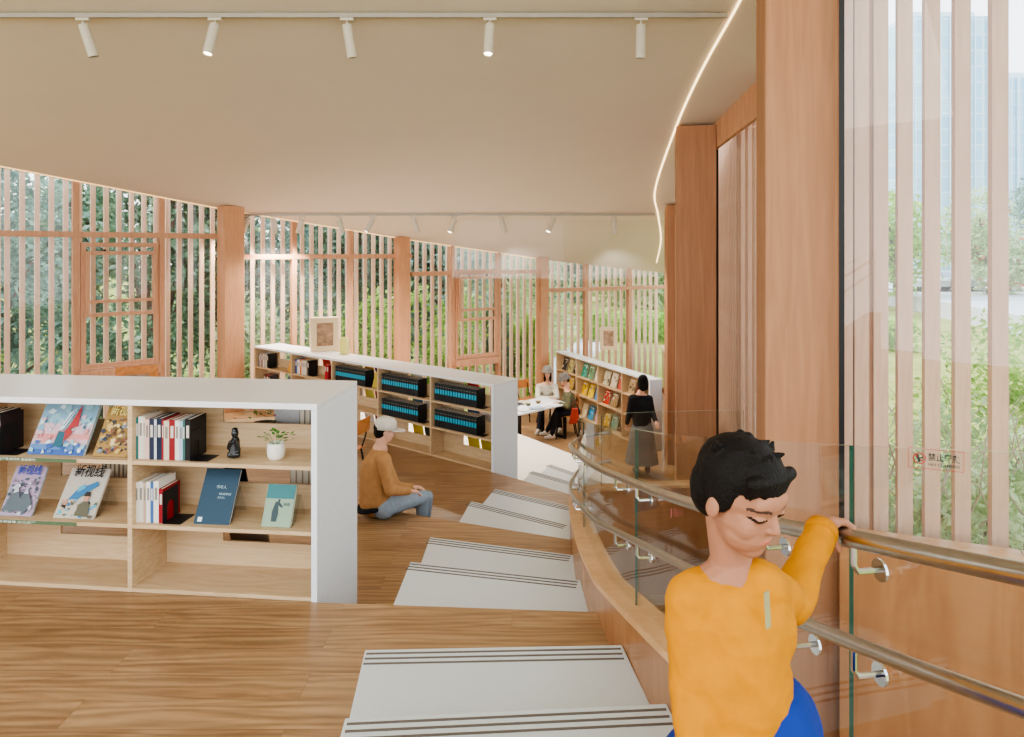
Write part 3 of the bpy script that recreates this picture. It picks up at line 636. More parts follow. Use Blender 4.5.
def stand(c, px, lz, lab, ly=.17, h=.17, w=.12):
    r = empty('book_stand', loc(c, lx_at(c, px, ly), ly, lz+.0235), c['a'], lab, 'book stand')
    m = MB(); m.box((0, -.045, h*.5), (w, .004, h*1.05), (-R(30), 0, 0)); m.box((0, .03, h*.45), (w, .004, h*.98), (R(22), 0, 0)); m.build('easel', M_acryl, r)
    MB().box((0, -.12, .0), (w, .05, .003)).build('foot', M_acryl, r)
stand(C1, 103, S[1], 'clear acrylic stand behind the cream aircraft magazine', .22, .15); stand(C1, 232, S[1], 'clear acrylic stand behind the dark blue hardback', .22, .18); stand(C1, 292, S[1], 'clear acrylic stand behind the green paperback', .2, .15)
# green label strips
for z, lab in ((S[2], 'green shelf label strip on the upper shelf edge'), (S[1], 'green shelf label strip on the lower shelf edge')):
    x0 = lx_at(C1, -40, 0); x1 = lx_at(C1, 76, 0)
    r = empty('shelf_label', loc(C1, x0, -.001, z+.001), C1['a'], lab+' at the left of the near bookshelf', 'label')
    MB().b2((0, 0, 0), (x1-x0, .002, .02)).build('strip', M_green, r)
    text('文学艺术阅读 杂志期刊' if z == S[2] else '新书推荐 少儿文学', .015, plain('label white', '#d8dccf', .6), r, (.25, -.001, .004), (R(90), 0, 0), width=.24)
# figurine
fg = MB(); fg.ell((0, 0, .012), (.035, .03, .014)); fg.cap((0, 0, .03), (.005, 0, .10), .034, .026); fg.ell((0.003, .0, .145), (.021, .023, .026)); fg.cap((-.03, -.01, .06), (-.01, -.03, .10), .012, .012); fg.cap((.03, -.01, .05), (.016, -.025, .12), .013, .010); fg.ell((.0, .004, .165), (.018, .02, .014)); fg.cap((-.02, -.015, .02), (.03, -.02, .025), .018, .016)
fr_ = empty('figurine', loc(C1, lx_at(C1, 234.5, .12), .12, S[2]+.023), C1['a'], 'small black seated figurine on the upper shelf near the potted plant', 'figurine')
fo = remesh(fg, 'statue', [plain('black glazed figure', '#17191a', .25, spec=.6)], fr_, .004, 2)
pot = empty('potted_plant', loc(C1, lx_at(C1, 276, .12), .12, S[2]+.0225), 0, 'small leafy plant in a white pot on the upper shelf of the near bookshelf', 'plant')
MB().lathe([(0, 0), (.034, 0), (.046, .012), (.052, .045), (.050, .085), (.046, .098), (.042, .098), (.044, .08), (0, .078)], 24).build('pot', plain('white ceramic', '#e3ddd0', .3, spec=.5), pot, smooth=True)
lv = MB(); rnd = random.Random(4)
for k in range(34):
    a = rnd.uniform(0, 6.28); el = rnd.uniform(.2, 1.3); rr = rnd.uniform(.03, .10); p = Vector((math.cos(a)*math.cos(el)*rr, math.sin(a)*math.cos(el)*rr, .10+math.sin(el)*rr*.8))
    t = Vector((math.cos(a+rnd.uniform(-.6, .6)), math.sin(a), rnd.uniform(-.2, .6))).normalized(); s_ = t.cross(Vector((0, 0, 1))).normalized()*.012; t *= .034
    lv.add([p, p+t*.5+s_, p+t, p+t*.5-s_], [(0, 1, 2, 3)])
lv.build('leaves', plain('plant green', '#4f8a3a', .5, var=.35, scale=60), pot)
sm_ = MB()
for k in range(7): a = k*.9; sm_.tube([(0, 0, .07), (.03*math.cos(a), .03*math.sin(a), .11), (.06*math.cos(a), .06*math.sin(a), .15)], .0016, 5)
sm_.build('stem', plain('stem green', '#5d8a45', .6), pot)
# rear side of near shelf: books, leaflet, planter
def rear(c, lx, lz, n, t, h, col, lab, grp, w=.17):
    for i in range(n): book(c, lx+i*t, lz, t-.001, h, w, col, lab, grp, ly=.03, flip=True, share=True)
rear(C1, C1['L']-.30, S[2], 7, .036, .27, '#8e8a80', 'grey spine book on the rear side of the near bookshelf, upper shelf', 'grey books on the rear of the near bookshelf, upper')
rear(C1, C1['L']-.36, S[1], 7, .042, .25, '#a89a80', 'tan spine book on the rear side of the near bookshelf, lower shelf', 'tan books on the rear of the near bookshelf, lower')
rear(C1, lx_at(C1, 104, .5), S[1], 6, .03, .26, '#8b8271', 'brown grey book on the rear side of the left bay', 'brown grey books on the rear of the left bay')
faceout(C1, C1['L']-.43, S[2], .17, .26, .01, R(16), '#e4e4e6', 'white leaflet with a grey mark, rear side behind the potted plant', ly=.08, flip=True)
faceout(C1, lx_at(C1, 219, .5), S[1], .30, .28, .015, R(20), '#2c2730', 'back of a dark book on the rear shelf behind the blue hardback', ly=.08, flip=True)
faceout(C1, lx_at(C1, 243, .5), 0, .26, .2, .015, R(20), '#8a7666', 'brown grey book back low on the rear side of the near bookshelf', ly=.08, flip=True)
pl = empty('flower_pot', loc(C1, lx_at(C1, 264, .48), .48, S[2]+.0225), 0, 'flowering plant in a dark bowl on the rear side of the near bookshelf', 'plant')
MB().lathe([(0, 0), (.04, 0), (.07, .10), (.072, .12), (.06, .12), (0, .1)], 18).build('pot', plain('dark pot', '#4a4744', .5), pl, smooth=True)
lv = MB(); 
for k in range(90):
    p = Vector((rnd.gauss(0, .07), rnd.gauss(0, .05), .15+rnd.random()*.12)); t = Vector((rnd.uniform(-1, 1), rnd.uniform(-1, 1), rnd.uniform(-.3, 1))).normalized()*.03; s_ = t.cross(Vector((.3, .2, 1))).normalized()*.012
    lv.add([p, p+t*.5+s_, p+t, p+t*.5-s_], [(0, 1, 2, 3)], rnd.choice([0, 0, 0, 1, 2]))
lv.build('leaves', [plain('plant green', '#4f8a3a'), plain('petal pink', '#d98a90', .6), plain('petal yellow', '#dcc860', .6)], pl)
# --- middle bookshelf contents
S2 = C2['sh']; cw = C2['cw']
def teal_row(cell, lev, n, lab, t=.0495, x0=.06):
    for i in range(n):
        book(C2, .035+cell*cw+x0+i*t, S2[lev], t-.006, .245, .18, '#232526', lab, 'turquoise-banded set: '+lab[-34:], ly=.05, band='#2ba3bf', share=True)
    bookend(C2, .035+cell*cw+x0+(n-.45)*t, S2[lev], 'black bookend closing the '+lab.split(' in the ')[-1], .2, ly=.05)
teal_row(4, 2, 16, 'black volume with turquoise band in the top row of the rightmost bay')
teal_row(4, 1, 16, 'black volume with turquoise band in the second row of the rightmost bay')
teal_row(3, 2, 16, 'black volume with turquoise band in the top row of the second bay from the right')
teal_row(3, 1, 16, 'black volume with turquoise band in the second row above the cap of the seated man')
teal_row(2, 2, 15, 'black volume with turquoise band in the top row of the central bay')
def cell_row(c, cell, lev, specs, grp, where, x0=.04, ly=.05):
    x = .035+cell*c['cw']+x0
    for t, h, col, d in specs:
        book(c, x+t/2, c['sh'][lev], t-.002, h, .17, col, '%s book %s' % (d, where), grp, ly); x += t
    return x
x = cell_row(C2, 1, 2, [(.035, .24, '#5a4a6e', 'purple'), (.03, .25, '#3b5a8c', 'blue'), (.04, .24, '#d9d4cc', 'white'), (.035, .235, '#e6e2da', 'ivory'), (.05, .25, '#d8772e', 'orange'), (.045, .24, '#d6cbb8', 'cream'), (.04, .235, '#cfc6b4', 'beige'), (.04, .24, '#dad2c2', 'pale'), (.04, .24, '#b8a890', 'tan'), (.05, .25, '#1d1a18', 'thick black')], 'mixed books in the second bay from the left', 'in the top row of the second bay from the left, middle bookshelf')
bookend(C2, x, S2[2], 'black bookend after the mixed books of the second left bay', ly=.05)
cell_row(C2, 1, 2, [(.05, .235, '#b3202a', 'bright red'), (.05, .235, '#8f1d26', 'darker red')], 'red books in the second left bay', 'at the right side of the second bay from the left', x0=.88)
x = cell_row(C2, 0, 2, [(.04, .23, '#7d7a80', 'grey'), (.04, .24, '#b9b2a8', 'light grey'), (.05, .235, '#8a5f52', 'reddish brown'), (.045, .24, '#d4cdc2', 'off-white'), (.04, .235, '#aaa49a', 'stone grey'), (.05, .24, '#c9c0b0', 'sand'), (.045, .25, '#1c1917', 'black')], 'mixed books in the leftmost bay', 'in the top row of the leftmost bay, middle bookshelf')
bookend(C2, x, S2[2], 'black bookend in the leftmost bay of the middle bookshelf', ly=.05)
faceout(C2, .035+.88*cw, S2[2], .17, .27, .03, R(14), '#d79a3a', 'orange yellow book face-out in the leftmost bay of the middle bookshelf', ly=.08)
cell_row(C2, 0, 1, [(.05, .25, '#6e4a3a', 'brown'), (.05, .24, '#2b2826', 'charcoal'), (.05, .25, '#a33a32', 'rust'), (.05, .24, '#3a3634', 'dark grey')], 'books low in the leftmost bay', 'in the second row of the leftmost bay, middle bookshelf', x0=.2)
faceout(C2, .035+.80*cw, S2[1], .2, .27, .03, R(16), '#5a6a70', 'slate grey book face-out low in the leftmost bay', ly=.08)
faceout(C2, .035+2*cw+.97, S2[2], .15, .24, .02, R(16), '#b8a13e', 'olive yellow book beside the turquoise set of the central bay', ly=.09)
rc = [(4, 0, '#c9b22e', 'yellow'), (4, 0, '#b7a12a', 'mustard'), (4, 0, '#d8d4c8', 'white'), (3, 0, '#c2aa30', 'ochre'), (3, 0, '#3c3a36', 'charcoal'), (3, 0, '#8c8a80', 'grey'), (2, 1, '#b5ae52', 'lime'), (2, 1, '#8f4a3a', 'rust red'), (2, 0, '#d5d0c6', 'cream'), (2, 0, '#7a3e36', 'dark red'), (4, 1, '#4a6a8c', 'denim blue'), (4, 1, '#d9d9d6', 'snow white'), (3, 1, '#48769a', 'sky blue'), (3, 1, '#cdd3d6', 'silver'), (4, 2, '#b52630', 'crimson'), (3, 2, '#d8d8d8', 'plain white'), (2, 2, '#b88a3a', 'amber'), (2, 2, '#5e3c50', 'plum'), (1, 2, '#a8322e', 'brick red'), (1, 2, '#cbbf9c', 'straw')]
seen = {}
for cell, lev, col, d in rc:
    k = seen.get((cell, lev), 0); seen[(cell, lev)] = k+1
    x = .035+cell*cw+ (.47+.25*k)
    if lev == 0: wlab = 'bottom'
    else: wlab = 'second' if lev == 1 else 'top'
    faceout(C2, x, S2[lev], .2, .30 if lev < 2 else .29, .02, R(12), col, '%s book seen through the back gap of the middle bookshelf, %s row' % (d, wlab), 'books on the rear side of the middle bookshelf', ly=.08, flip=True)
# --- far bookshelf contents
S3 = C3['sh']; cw3 = C3['cw']
fo3 = [(0, 2, [('#3d382f', 'dark patterned'), ('#b7b170', 'pale olive'), ('#3a3433', 'charcoal')]), (1, 2, [('#2f8f77', 'emerald'), ('#6e9670', 'sage green'), ('#ded3b8', 'cream')]), (2, 2, [('#c9c2a0', 'khaki'), ('#d8c8ae', 'beige'), ('#c05a4a', 'coral red')]),
       (3, 2, [('#b89a70', 'tan'), ('#8c4438', 'brick')]), (0, 1, [('#b93a2e', 'vermilion'), ('#caa84a', 'gold')]), (1, 1, [('#d9b01e', 'bright yellow'), ('#e2bd22', 'lemon yellow'), ('#5a86a8', 'steel blue')]), (2, 1, [('#c0402c', 'scarlet'), ('#a88a60', 'brown')]),
       (3, 1, [('#a8342c', 'ruby'), ('#d0c4a8', 'ivory')]), (1, 0, [('#cdb892', 'sand'), ('#2e90c0', 'azure blue'), ('#d49aa0', 'pink')]), (2, 0, [('#c9a23a', 'ochre'), ('#7fa08a', 'mint')]), (0, 0, [('#7a5a46', 'umber'), ('#c4c0b0', 'grey white')])]
for cell, lev, lst in fo3:
    for k, (col, d) in enumerate(lst):
        x = .035+cell*cw3+.18+.30*k
        def art3(cov, w, h, k=k, cell=cell, lev=lev, col=col):
            flat(cov, 'cover_picture', blobs(w, h, 7, [0, 1], z0=.2, z1=.85, s=.2, seed=cell*9+lev*3+k)+[([(-w*.35, h*.82), (w*.35, h*.82), (w*.35, h*.9), (-w*.35, h*.9)], 1)], [bookmat('#56504a'), bookmat('#d9d2c2')])
        faceout(C3, x, S3[lev], .22, .30, .025, R(16), col, '%s book standing face-out on the far bookshelf, %s shelf' % (d, ('bottom', 'middle', 'top')[lev]), 'face-out books on the far bookshelf', ly=.10, art=art3)
M_chairw = wood('orange chair plywood', '#b5703a', '#cc8a52', 3, (3, 3, 3), rough=.4)
# ------------------------------------------------------------------ framed pictures
def framed(root, w, h, d, zb=0, mat=None):
    m = MB(); t = .09
    m.b2((-w/2, 0, zb), (-w/2+t, d, zb+h)); m.b2((w/2-t, 0, zb), (w/2, d, zb+h)); m.b2((-w/2+t, 0, zb), (w/2-t, d, zb+t)); m.b2((-w/2+t, 0, zb+h-t), (w/2-t, d, zb+h))
    a = m.build('frame', mat or plain('pale frame wood', '#dcc4a0', .6), root)
    b = MB().b2((-w/2+t, d*.3, zb+t), (w/2-t, d*.6, zb+h-t)).build('picture', plain('brown print', '#a8886e', .7, var=.35, scale=9), root)
fm = empty('framed_picture', loc(C2, lx_at(C2, 325, .40), .40, C2['H']+.002), C2['a']+R(62), 'boxy pale wooden frame with a brown print standing on the middle bookshelf', 'picture frame')
framed(fm, .46, .58, .14)
yb = empty('yellow_folder', loc(C2, lx_at(C2, 343.5, .4), .4, C2['H']+.002), C2['a']+R(10), 'yellow upright folder beside the frame on the middle bookshelf', 'folder')
MB().b2((-.08, 0, 0), (.08, .015, .27)).b2((-.08, .05, 0), (.08, .065, .27)).b2((-.085, 0, 0), (-.08, .065, .27)).build('cover', bookmat('#d9cf7a'), yb); MB().b2((-.078, .015, .004), (.07, .05, .26)).build('pages', M_pages, yb)
def easel(x, Y, zf, ztop, zbot, w, rz, lab, d=.05, mat=None):
    r = empty('easel_board', (x, Y, zf), rz, lab, 'easel')
    framed(r, w, ztop-zbot, d, zbot-zf, mat)
    for s in (-1, 1): MB().tube([(s*w*.5, -.0, 0), (s*w*.3, .03, ztop-zf-.05)], .014, 8).build('leg', M_ledge, r)
    MB().tube([(0, .5, 0), (0, .05, ztop-zf-.05)], .014, 8).build('leg', M_ledge, r)
p = P(608.5, 349, 16.3); easel(p.x, 16.3, -3.8, P(0, 327, 16.3).z, P(0, 350, 16.3).z, .42, R(-10), 'framed print on an easel behind the far bookshelf')
easel(P(137, 0, 7.6).x, 7.6, -2.45, P(0, 366, 7.6).z, -1.95, .42, R(25), 'wooden framed board on an easel below the left sash window', mat=M_chairw)
# ------------------------------------------------------------------ chairs and tables
def chair(x, Y, zf, rz, lab, group):
    r = empty('wooden_chair', (x, Y, zf), rz, lab, 'chair', group)
    s = MB(); n = 8
    s.b2((-.2, -.2, .44), (.2, .2, .46)); s.build('seat', M_chairw, r, bevel=.008)
    b = MB()
    for k in range(n):
        a0 = -.5+k/n; a1 = -.5+(k+1)/n; f_ = lambda t: (t*.44, -.24-.05*(.25-t*t)*2)
        (xa, ya), (xb, yb_) = f_(a0), f_(a1)
        b.add([(xa, ya, .66), (xb, yb_, .66), (xb, yb_-.02, .84), (xa, ya-.02, .84), (xa, ya-.012, .66), (xb, yb_-.012, .66), (xb, yb_-.032, .84), (xa, ya-.032, .84)], [(0, 1, 2, 3), (7, 6, 5, 4), (0, 4, 5, 1), (3, 2, 6, 7), (0, 3, 7, 4), (1, 5, 6, 2)])
    b.build('backrest', M_chairw, r)
    for sx in (-1, 1):
        MB().tube([(sx*.17, -.16, .44), (sx*.2, -.24, 0)], .012, 8).build('leg', M_black, r); MB().tube([(sx*.17, .16, .44), (sx*.2, .2, 0)], .012, 8).build('leg', M_black, r)
        MB().tube([(sx*.17, -.17, .44), (sx*.17, -.23, .60), (sx*.16, -.27, .78)], .010, 8).build('back_support', M_black, r)
    return r
def table(o, d, L, W, H, zf, lab, top=M_white):
    d = Vector(d).normalized(); a = math.atan2(d.y, d.x); r = empty('reading_table', (o[0], o[1], zf), a, lab, 'table')
    MB().b2((0, 0, H-.03), (L, W, H)).build('tabletop', top, r, bevel=.004)
    for x in (.06, L-.11):
        m = MB(); m.b2((x, .05, 0), (x+.05, W-.05, .05)); m.b2((x, .05, .05), (x+.05, .10, H-.08)); m.b2((x, W-.10, .05), (x+.05, W-.05, H-.08)); m.b2((x, .05, H-.08), (x+.05, W-.05, H-.03)); m.build('leg_frame', M_black, r)
    return r, a
T1, ta = table((.13, 12.8), (1.04, .95), 1.42, .78, .72, -3.8, 'white-topped reading table on black frames with magazines spread on it')
def onT(lx, ly, z=.723):
    d = Vector((math.cos(ta), math.sin(ta))); n_ = Vector((-d.y, d.x)); p = Vector((.13, 12.8))+d*lx+n_*ly; return (p.x, p.y, -3.8+z)
tm = [(.3, .15, .2, '#cfd3d6', 'pale grey', 0), (.55, .12, -.3, '#9fb2c4', 'light blue', 0), (.85, .16, .1, '#d9dce0', 'white', 0), (.25, .52, .4, '#2c3f5c', 'navy', 0), (.5, .6, -.2, '#3a3f4a', 'dark slate', 0), (.72, .66, .5, '#c9c2a8', 'cream', 0), (.12, .62, .1, '#c8b83a', 'yellow', 0)]
for lx, ly, rz, col, d, _ in tm:
    r = empty('magazine', onT(lx, ly), ta+rz, d+' magazine lying flat on the reading table', 'magazine', 'magazines on the reading table')
    MB().b2((-.14, -.1, .0), (.14, .1, .002)).b2((-.14, -.1, .012), (.14, .1, .014)).build('cover', bookmat(col), r); MB().b2((-.135, -.095, .002), (.135, .095, .012)).build('pages', M_pages, r)
for lx, ly, d, col in ((.62, .40, 'small dark bowl with green snacks in the middle of the reading table', '#5a5138'), (.92, .42, 'small brown bowl near the crossed arms on the reading table', '#6e4a32')):
    r = empty('bowl', onT(lx, ly), 0, d, 'bowl'); MB().lathe([(0, 0), (.03, 0), (.06, .035), (.055, .037), (.02, .012), (0, .012)], 16).build('dish', plain('bowl '+col, col, .5), r, smooth=True)
    c_ = MB(); [c_.ell((random.gauss(0, .015), random.gauss(0, .015), .03), (.012, .012, .01), nu=6, nv=4) for _ in range(9)]; c_.build('filling', plain('fill '+col, '#7a8a4a', .7), r)
r = empty('drinking_glass', onT(.2, .4), 0, 'small vase of green sprigs at the left of the reading table', 'vase')
MB().lathe([(0, 0), (.03, 0), (.035, .1), (.031, .1), (.027, .01), (0, .01)], 16).build('vase', M_acryl, r, smooth=True)
lv = MB(); [lv.add([(a, b, .1), (a+.02, b, .16), (a, b+.01, .19), (a-.02, b, .14)], [(0, 1, 2, 3)]) for a, b in [(random.gauss(0, .03), random.gauss(0, .03)) for _ in range(14)]]; lv.build('leaves', MATS['plant green'], r)
p = P(530, 378, 15.4); chair(p.x, 15.35, -3.8, ta+math.pi, 'empty orange plywood chair at the far side of the reading table', 'wooden chairs')
chair(1.08, 13.92, -3.8, R(92), 'wooden chair under the woman in olive, hung with a red bag', 'wooden chairs')
chair(.85, 15.0, -3.8, ta+math.pi, 'wooden chair under the woman in the pale jacket', 'wooden chairs')
chair(P(342, 0, 8.4).x, 8.4, -2.9, R(70), 'orange wooden chair just behind the white end of the near bookshelf', 'wooden chairs')
table((P(190, 0, 8).x, 7.95), (1, .35), 1.3, .8, .7, -2.9, 'pale timber table standing behind the near bookshelf', M_shelfwood)
chair(P(262, 0, 7.1).x, 6.75+.2, -2.45-.0, R(190), 'wooden chair seen through the gap of the near bookshelf', 'wooden chairs') if False else None
# ------------------------------------------------------------------ people
def basis(fwd, up=(0, 0, 1)):
    f = Vector(fwd).normalized(); u = Vector(up); x = f.cross(u).normalized(); u = x.cross(f).normalized()
    return Matrix((x, f, u)).transposed()
def head_prims(mb, c, Rm, s, child=False):
    E = lambda p, r: mb.ell(Vector(c)+Rm @ (Vector(p)*s), [k*s for k in r], Rm)
    if child:
        E((0, -.03, .13), (.325, .39, .36)); E((0, .07, -.08), (.275, .285, .30)); E((0, .115, -.20), (.25, .235, .225)); E((0, .20, -.34), (.13, .12, .10)); E((0, .285, .12), (.22, .08, .12))
        for k in (-1, 1):
            E((k*.135, .19, -.11), (.115, .115, .15)); E((k*.325, -.03, -.04), (.032, .07, .10)); E((k*.135, .30, .01), (.06, .045, .035))
        mb.cap(Vector(c)+Rm @ (Vector((0, .335, .02))*s), Vector(c)+Rm @ (Vector((0, .385, -.085))*s), .03*s, .042*s)
        for k in (-1, 1): E((k*.035, .355, -.10), (.028, .03, .022))
        E((0, .315, -.20), (.085, .045, .028)); E((0, .31, -.235), (.07, .04, .026)); return
    E((0, -.03, .13), (.325, .40, .36)); E((0, .08, -.10), (.27, .29, .33)); E((0, .19, -.36), (.13, .13, .10)); E((0, .12, -.27), (.21, .22, .2))
    E((0, .30, .10), (.22, .09, .10)); E((.13, .26, -.10), (.10, .09, .11)); E((-.13, .26, -.10), (.10, .09, .11))
    mb.cap(Vector(c)+Rm @ (Vector((0, .37, .03))*s), Vector(c)+Rm @ (Vector((0, .43, -.10))*s), .032*s, .05*s)
    E((0, .345, -.225), (.10, .055, .035)); E((0, .335, -.26), (.08, .05, .03))
    for k in (-1, 1):
        E((k*.325, -.03, -.03), (.035, .085, .125)); E((k*.135, .315, .015), (.06, .045, .04))
def head_paint(c, Rm, s, child=False):
    Ri = Rm.transposed(); c = Vector(c)
    def f(p, extra=None):
        q = (Ri @ (p-c))/s
        if q.y > .2 and abs(q.z) < .6:
            ax = abs(q.x)
            if child:
                if ((ax-.14)/.07)**2+((q.z-.0)/(.022-.06*abs(ax-.14)))**2 < 1: return 2
                if abs(ax-.15) < .085 and abs(q.z-.10+.025*((ax-.15)/.085)**2) < .015: return 4
                if (ax/.085)**2+((q.z+.215)/.03)**2 < 1: return 1
                return 0
            if ((ax-.14)/.075)**2+((q.z-.005)/.026)**2 < 1: return 2 if ((ax-.14)/.04)**2+((q.z-.005)/.03)**2 < 1 or q.z > .018 else 3
            if abs(ax-.15) < .09 and abs(q.z-.10+.03*((ax-.15)/.09)**2) < .014: return 4
            if (ax/.10)**2+((q.z+.24)/.035)**2 < 1: return 1
        return 0
    return f
SKM = [M_skin, M_lip, M_eye, M_eyew, M_brow]
def pants(mb, J, k=1.0):
    for s in 'LR':
        mb.cap(J['hip'+s], J['kn'+s], .088*k, .062*k); mb.cap(J['kn'+s], J['an'+s], .060*k, .048*k)
    mb.cap(J['hipL'], J['hipR'], .105*k, .105*k)
def finger(mb, pts, r0, r1):
    n = len(pts)-1
    for i in range(n): mb.cap(pts[i], pts[i+1], r0+(r1-r0)*i/n, r0+(r1-r0)*(i+1)/n)
def hand(mb, wrist, d, palm_n, s=1.0, curl=.5, side=1):
    """relaxed hand: d = pointing direction, palm_n = direction the palm faces"""
    d = Vector(d).normalized(); pn = Vector(palm_n); pn = (pn-d*pn.dot(d)).normalized(); x = d.cross(pn).normalized()*side; w = Vector(wrist)
    B = Matrix((x, d, pn)).transposed(); mb.ell(w+d*.045*s, (.038*s, .05*s, .015*s), B); mb.cap(w-d*.01*s, w+d*.02*s, .024*s, .022*s)
    for i, (ox, L) in enumerate(((-.028, .062), (-.010, .072), (.009, .068), (.027, .052))):
        p = w+d*.082*s+x*ox*s; a = curl; pts = [p-d*.02*s]
        for k, fr_ in enumerate((.45, .32, .23)):
            dd = d*math.cos(a)+pn*math.sin(a); pts.append(pts[-1]+dd*(L*fr_+(.02 if k == 0 else 0))*s); a += curl
        finger(mb, pts, .0088*s, .0065*s)
    p = w+d*.02*s-x*.028*s; t1 = p+(d*.6-x*.7+pn*.3).normalized()*.035*s; t2 = t1+(d*.85-x*.2+pn*.45).normalized()*.03*s
    finger(mb, [p, t1, t2], .011*s, .008*s)
def shoe(mb, an, d, s=1.0):
    d = Vector(d).normalized(); a = Vector(an); mb.cap(a+Vector((0, 0, -.045*s))-d*.03*s, a+Vector((0, 0, -.055*s))+d*.13*s, .042*s, .034*s); mb.cap(a-d*.02*s, a+Vector((0, 0, -.03))*s+d*.05*s, .046*s, .04*s)
# ---- the boy
by = 1.22
def B(x, y, Y=by): return P(x, y, Y)
boy = empty('person', B(745, 940, by), 0, 'boy in a yellow sweater and blue trousers holding the upper handrail', 'person')
o0 = boy.location.copy(); 
rl = lambda v: Vector(v)-o0
# rail point for the hand
ui = [i for i in range(len(UP)-1) if (UP[i].x/UP[i].y) > (838-512)/F >= (UP[i+1].x/UP[i+1].y)]
ui = ui[0]; tt = ((UP[ui].x/UP[ui].y)-(838-512)/F)/((UP[ui].x/UP[ui].y)-(UP[ui+1].x/UP[ui+1].y)); RP = UP[ui].lerp(UP[ui+1], tt); RT = (UP[ui+1]-UP[ui]).normalized()
hc = B(740, 497); hs = .204
hR = basis((.56, -.78, -.27)); 
neck = B(733, 574, 1.26); chest = B(735, 625, 1.25); belly = B(735, 700, 1.24); pelv = B(742, 765, 1.25)
shR = B(693, 598, 1.24); shL = B(759, 585, 1.24)
elR = B(694, 690, 1.22); wrR = B(700, 790, 1.14)
outv = Vector((RT.y, -RT.x, 0)).normalized(); 
wrL = RP-outv*.045+Vector((0, 0, .028))-RT*.02; elL = B(792, 603, 1.33)
hipL = B(768, 724, 1.24); hipR = pelv+Vector((-.065, 0, -.03))
knL = Vector((.56, 1.02, -1.12)); knR = B(725, 920, 1.30); zf0 = -1.55
anL = Vector((knL.x+.02, knL.y+.12, -1.62)); anR = Vector((knR.x, knR.y+.12, -1.47))
anL.z = -1.48; knR.z = -1.20
bm_ = MB(); head_prims(bm_, rl(hc), hR, hs, True)
bm_.cap(rl(hc)+hR @ Vector((0, -.10*hs, -.25*hs)), rl(neck), .034, .038); bm_.cap(rl(neck), rl(chest), .050, .075); bm_.cap(rl(chest), rl(pelv), .078, .075)
for a_, b_, r1, r2 in ((neck, shR, .042, .038), (neck, shL, .042, .038), (shR, elR, .036, .028), (elR, wrR, .028, .02), (shL, elL, .036, .028), (elL, wrL, .027, .019), (hipL, knL, .06, .045), (knL, anL, .043, .03), (hipR, knR, .06, .045), (knR, anR, .043, .03), (hipL, hipR, .07, .07)):
    bm_.cap(rl(a_), rl(b_), r1, r2)
# hand wrapped on the rail
up = RT.cross(outv).normalized(); up = up if up.z > 0 else -up
def ra(phi, dist, along): return rl(RP)+(outv*math.cos(phi)+up*math.sin(phi))*dist+RT*along
for i in range(4):
    al = (-.026+.0165*i)*1.0; k = (1, 1.05, 1, .88)[i]
    finger(bm_, [ra(R(118), .034, al), ra(R(80), .032, al), ra(R(35), .029, al), ra(R(-10*k), .028, al), ra(R(-45*k), .027, al)], .0088, .0070)
bm_.cap(ra(R(125), .036, -.024), ra(R(125), .036, .022), .015, .014); bm_.cap(ra(R(140), .045, 0), ra(R(155), .060, 0), .019, .017); bm_.cap(ra(R(150), .055, 0), rl(wrL), .019, .018)
finger(bm_, [ra(R(150), .045, -.02), ra(R(190), .034, -.038), ra(R(225), .030, -.03)], .0105, .008)
hand(bm_, rl(wrR), (0.05, -.1, -1), (1, 0, 0), .78, .3, 1)
hp = head_paint(rl(hc), hR, hs, True)
body = remesh(bm_, 'body', [plain('boy skin', '#a17056', .6, var=.04)]+SKM[1:], boy, .0024, 8, hp)
hm = MB(); E = lambda p_, r_: hm.ell(rl(hc)+hR @ (Vector(p_)*hs), [k*hs for k in r_], hR)
E((0, -.06, .20), (.345, .40, .34)); E((0, -.22, .02), (.31, .24, .34)); E((0, .09, .36), (.26, .19, .13))
for s in (-1, 1): E((s*.29, -.02, .12), (.05, .15, .20))
rnd = random.Random(9)
for k in range(60):
    a = rnd.uniform(-1.5, 1.5); rr = rnd.uniform(.0, 1)
    p0 = Vector((.24*math.sin(a)*rr, .04+.22*math.cos(a)*rr-.1, .46-.12*rr)); d_ = Vector((math.sin(a)*.5+.05, math.cos(a)*.8, -.2+rnd.uniform(-.25, .35)))
    hm.cap(rl(hc)+hR @ (p0*hs), rl(hc)+hR @ ((p0+d_*.13)*hs), .055*hs, .018*hs)
for k in range(26):
    a = rnd.uniform(0, 6.28); rr = rnd.uniform(.05, .28); p0 = Vector((rr*math.cos(a), -.08+rr*math.sin(a), .50-.25*rr)); hm.cap(rl(hc)+hR @ (p0*hs), rl(hc)+hR @ ((p0+Vector((rnd.uniform(-.06, .08), rnd.uniform(-.04, .08), .05)))*hs), .04*hs, .014*hs)
for k in range(14):
    x_ = -.26+.52*k/13; hm.cap(rl(hc)+hR @ (Vector((x_, .27-.5*x_*x_, .32))*hs), rl(hc)+hR @ (Vector((x_*.98+.01, .325-1.2*x_*x_, .215+rnd.uniform(-.03, .03)))*hs), .06*hs, .018*hs)
remesh(hm, 'hair', [M_hair], boy, .0032, 2)
sw = MB()
sw.ell(rl(chest), (.112, .082, .10)); sw.ell(rl(B(728, 592, 1.255)), (.105, .066, .045)); sw.cap(rl(chest), rl(belly), .093, .094); sw.ell(rl(B(736, 680, 1.235)), (.104, .085, .10)); sw.ell(rl(B(731, 722, 1.235)), (.108, .088, .055))
sw.cap(rl(B(732, 596, 1.26)), rl(shR), .058, .050); sw.cap(rl(B(732, 598, 1.26)), rl(shL), .055, .048)
sw.cap(rl(shR), rl(elR), .050, .042); sw.cap(rl(elR), rl(wrR).lerp(rl(elR), .05), .042, .032)
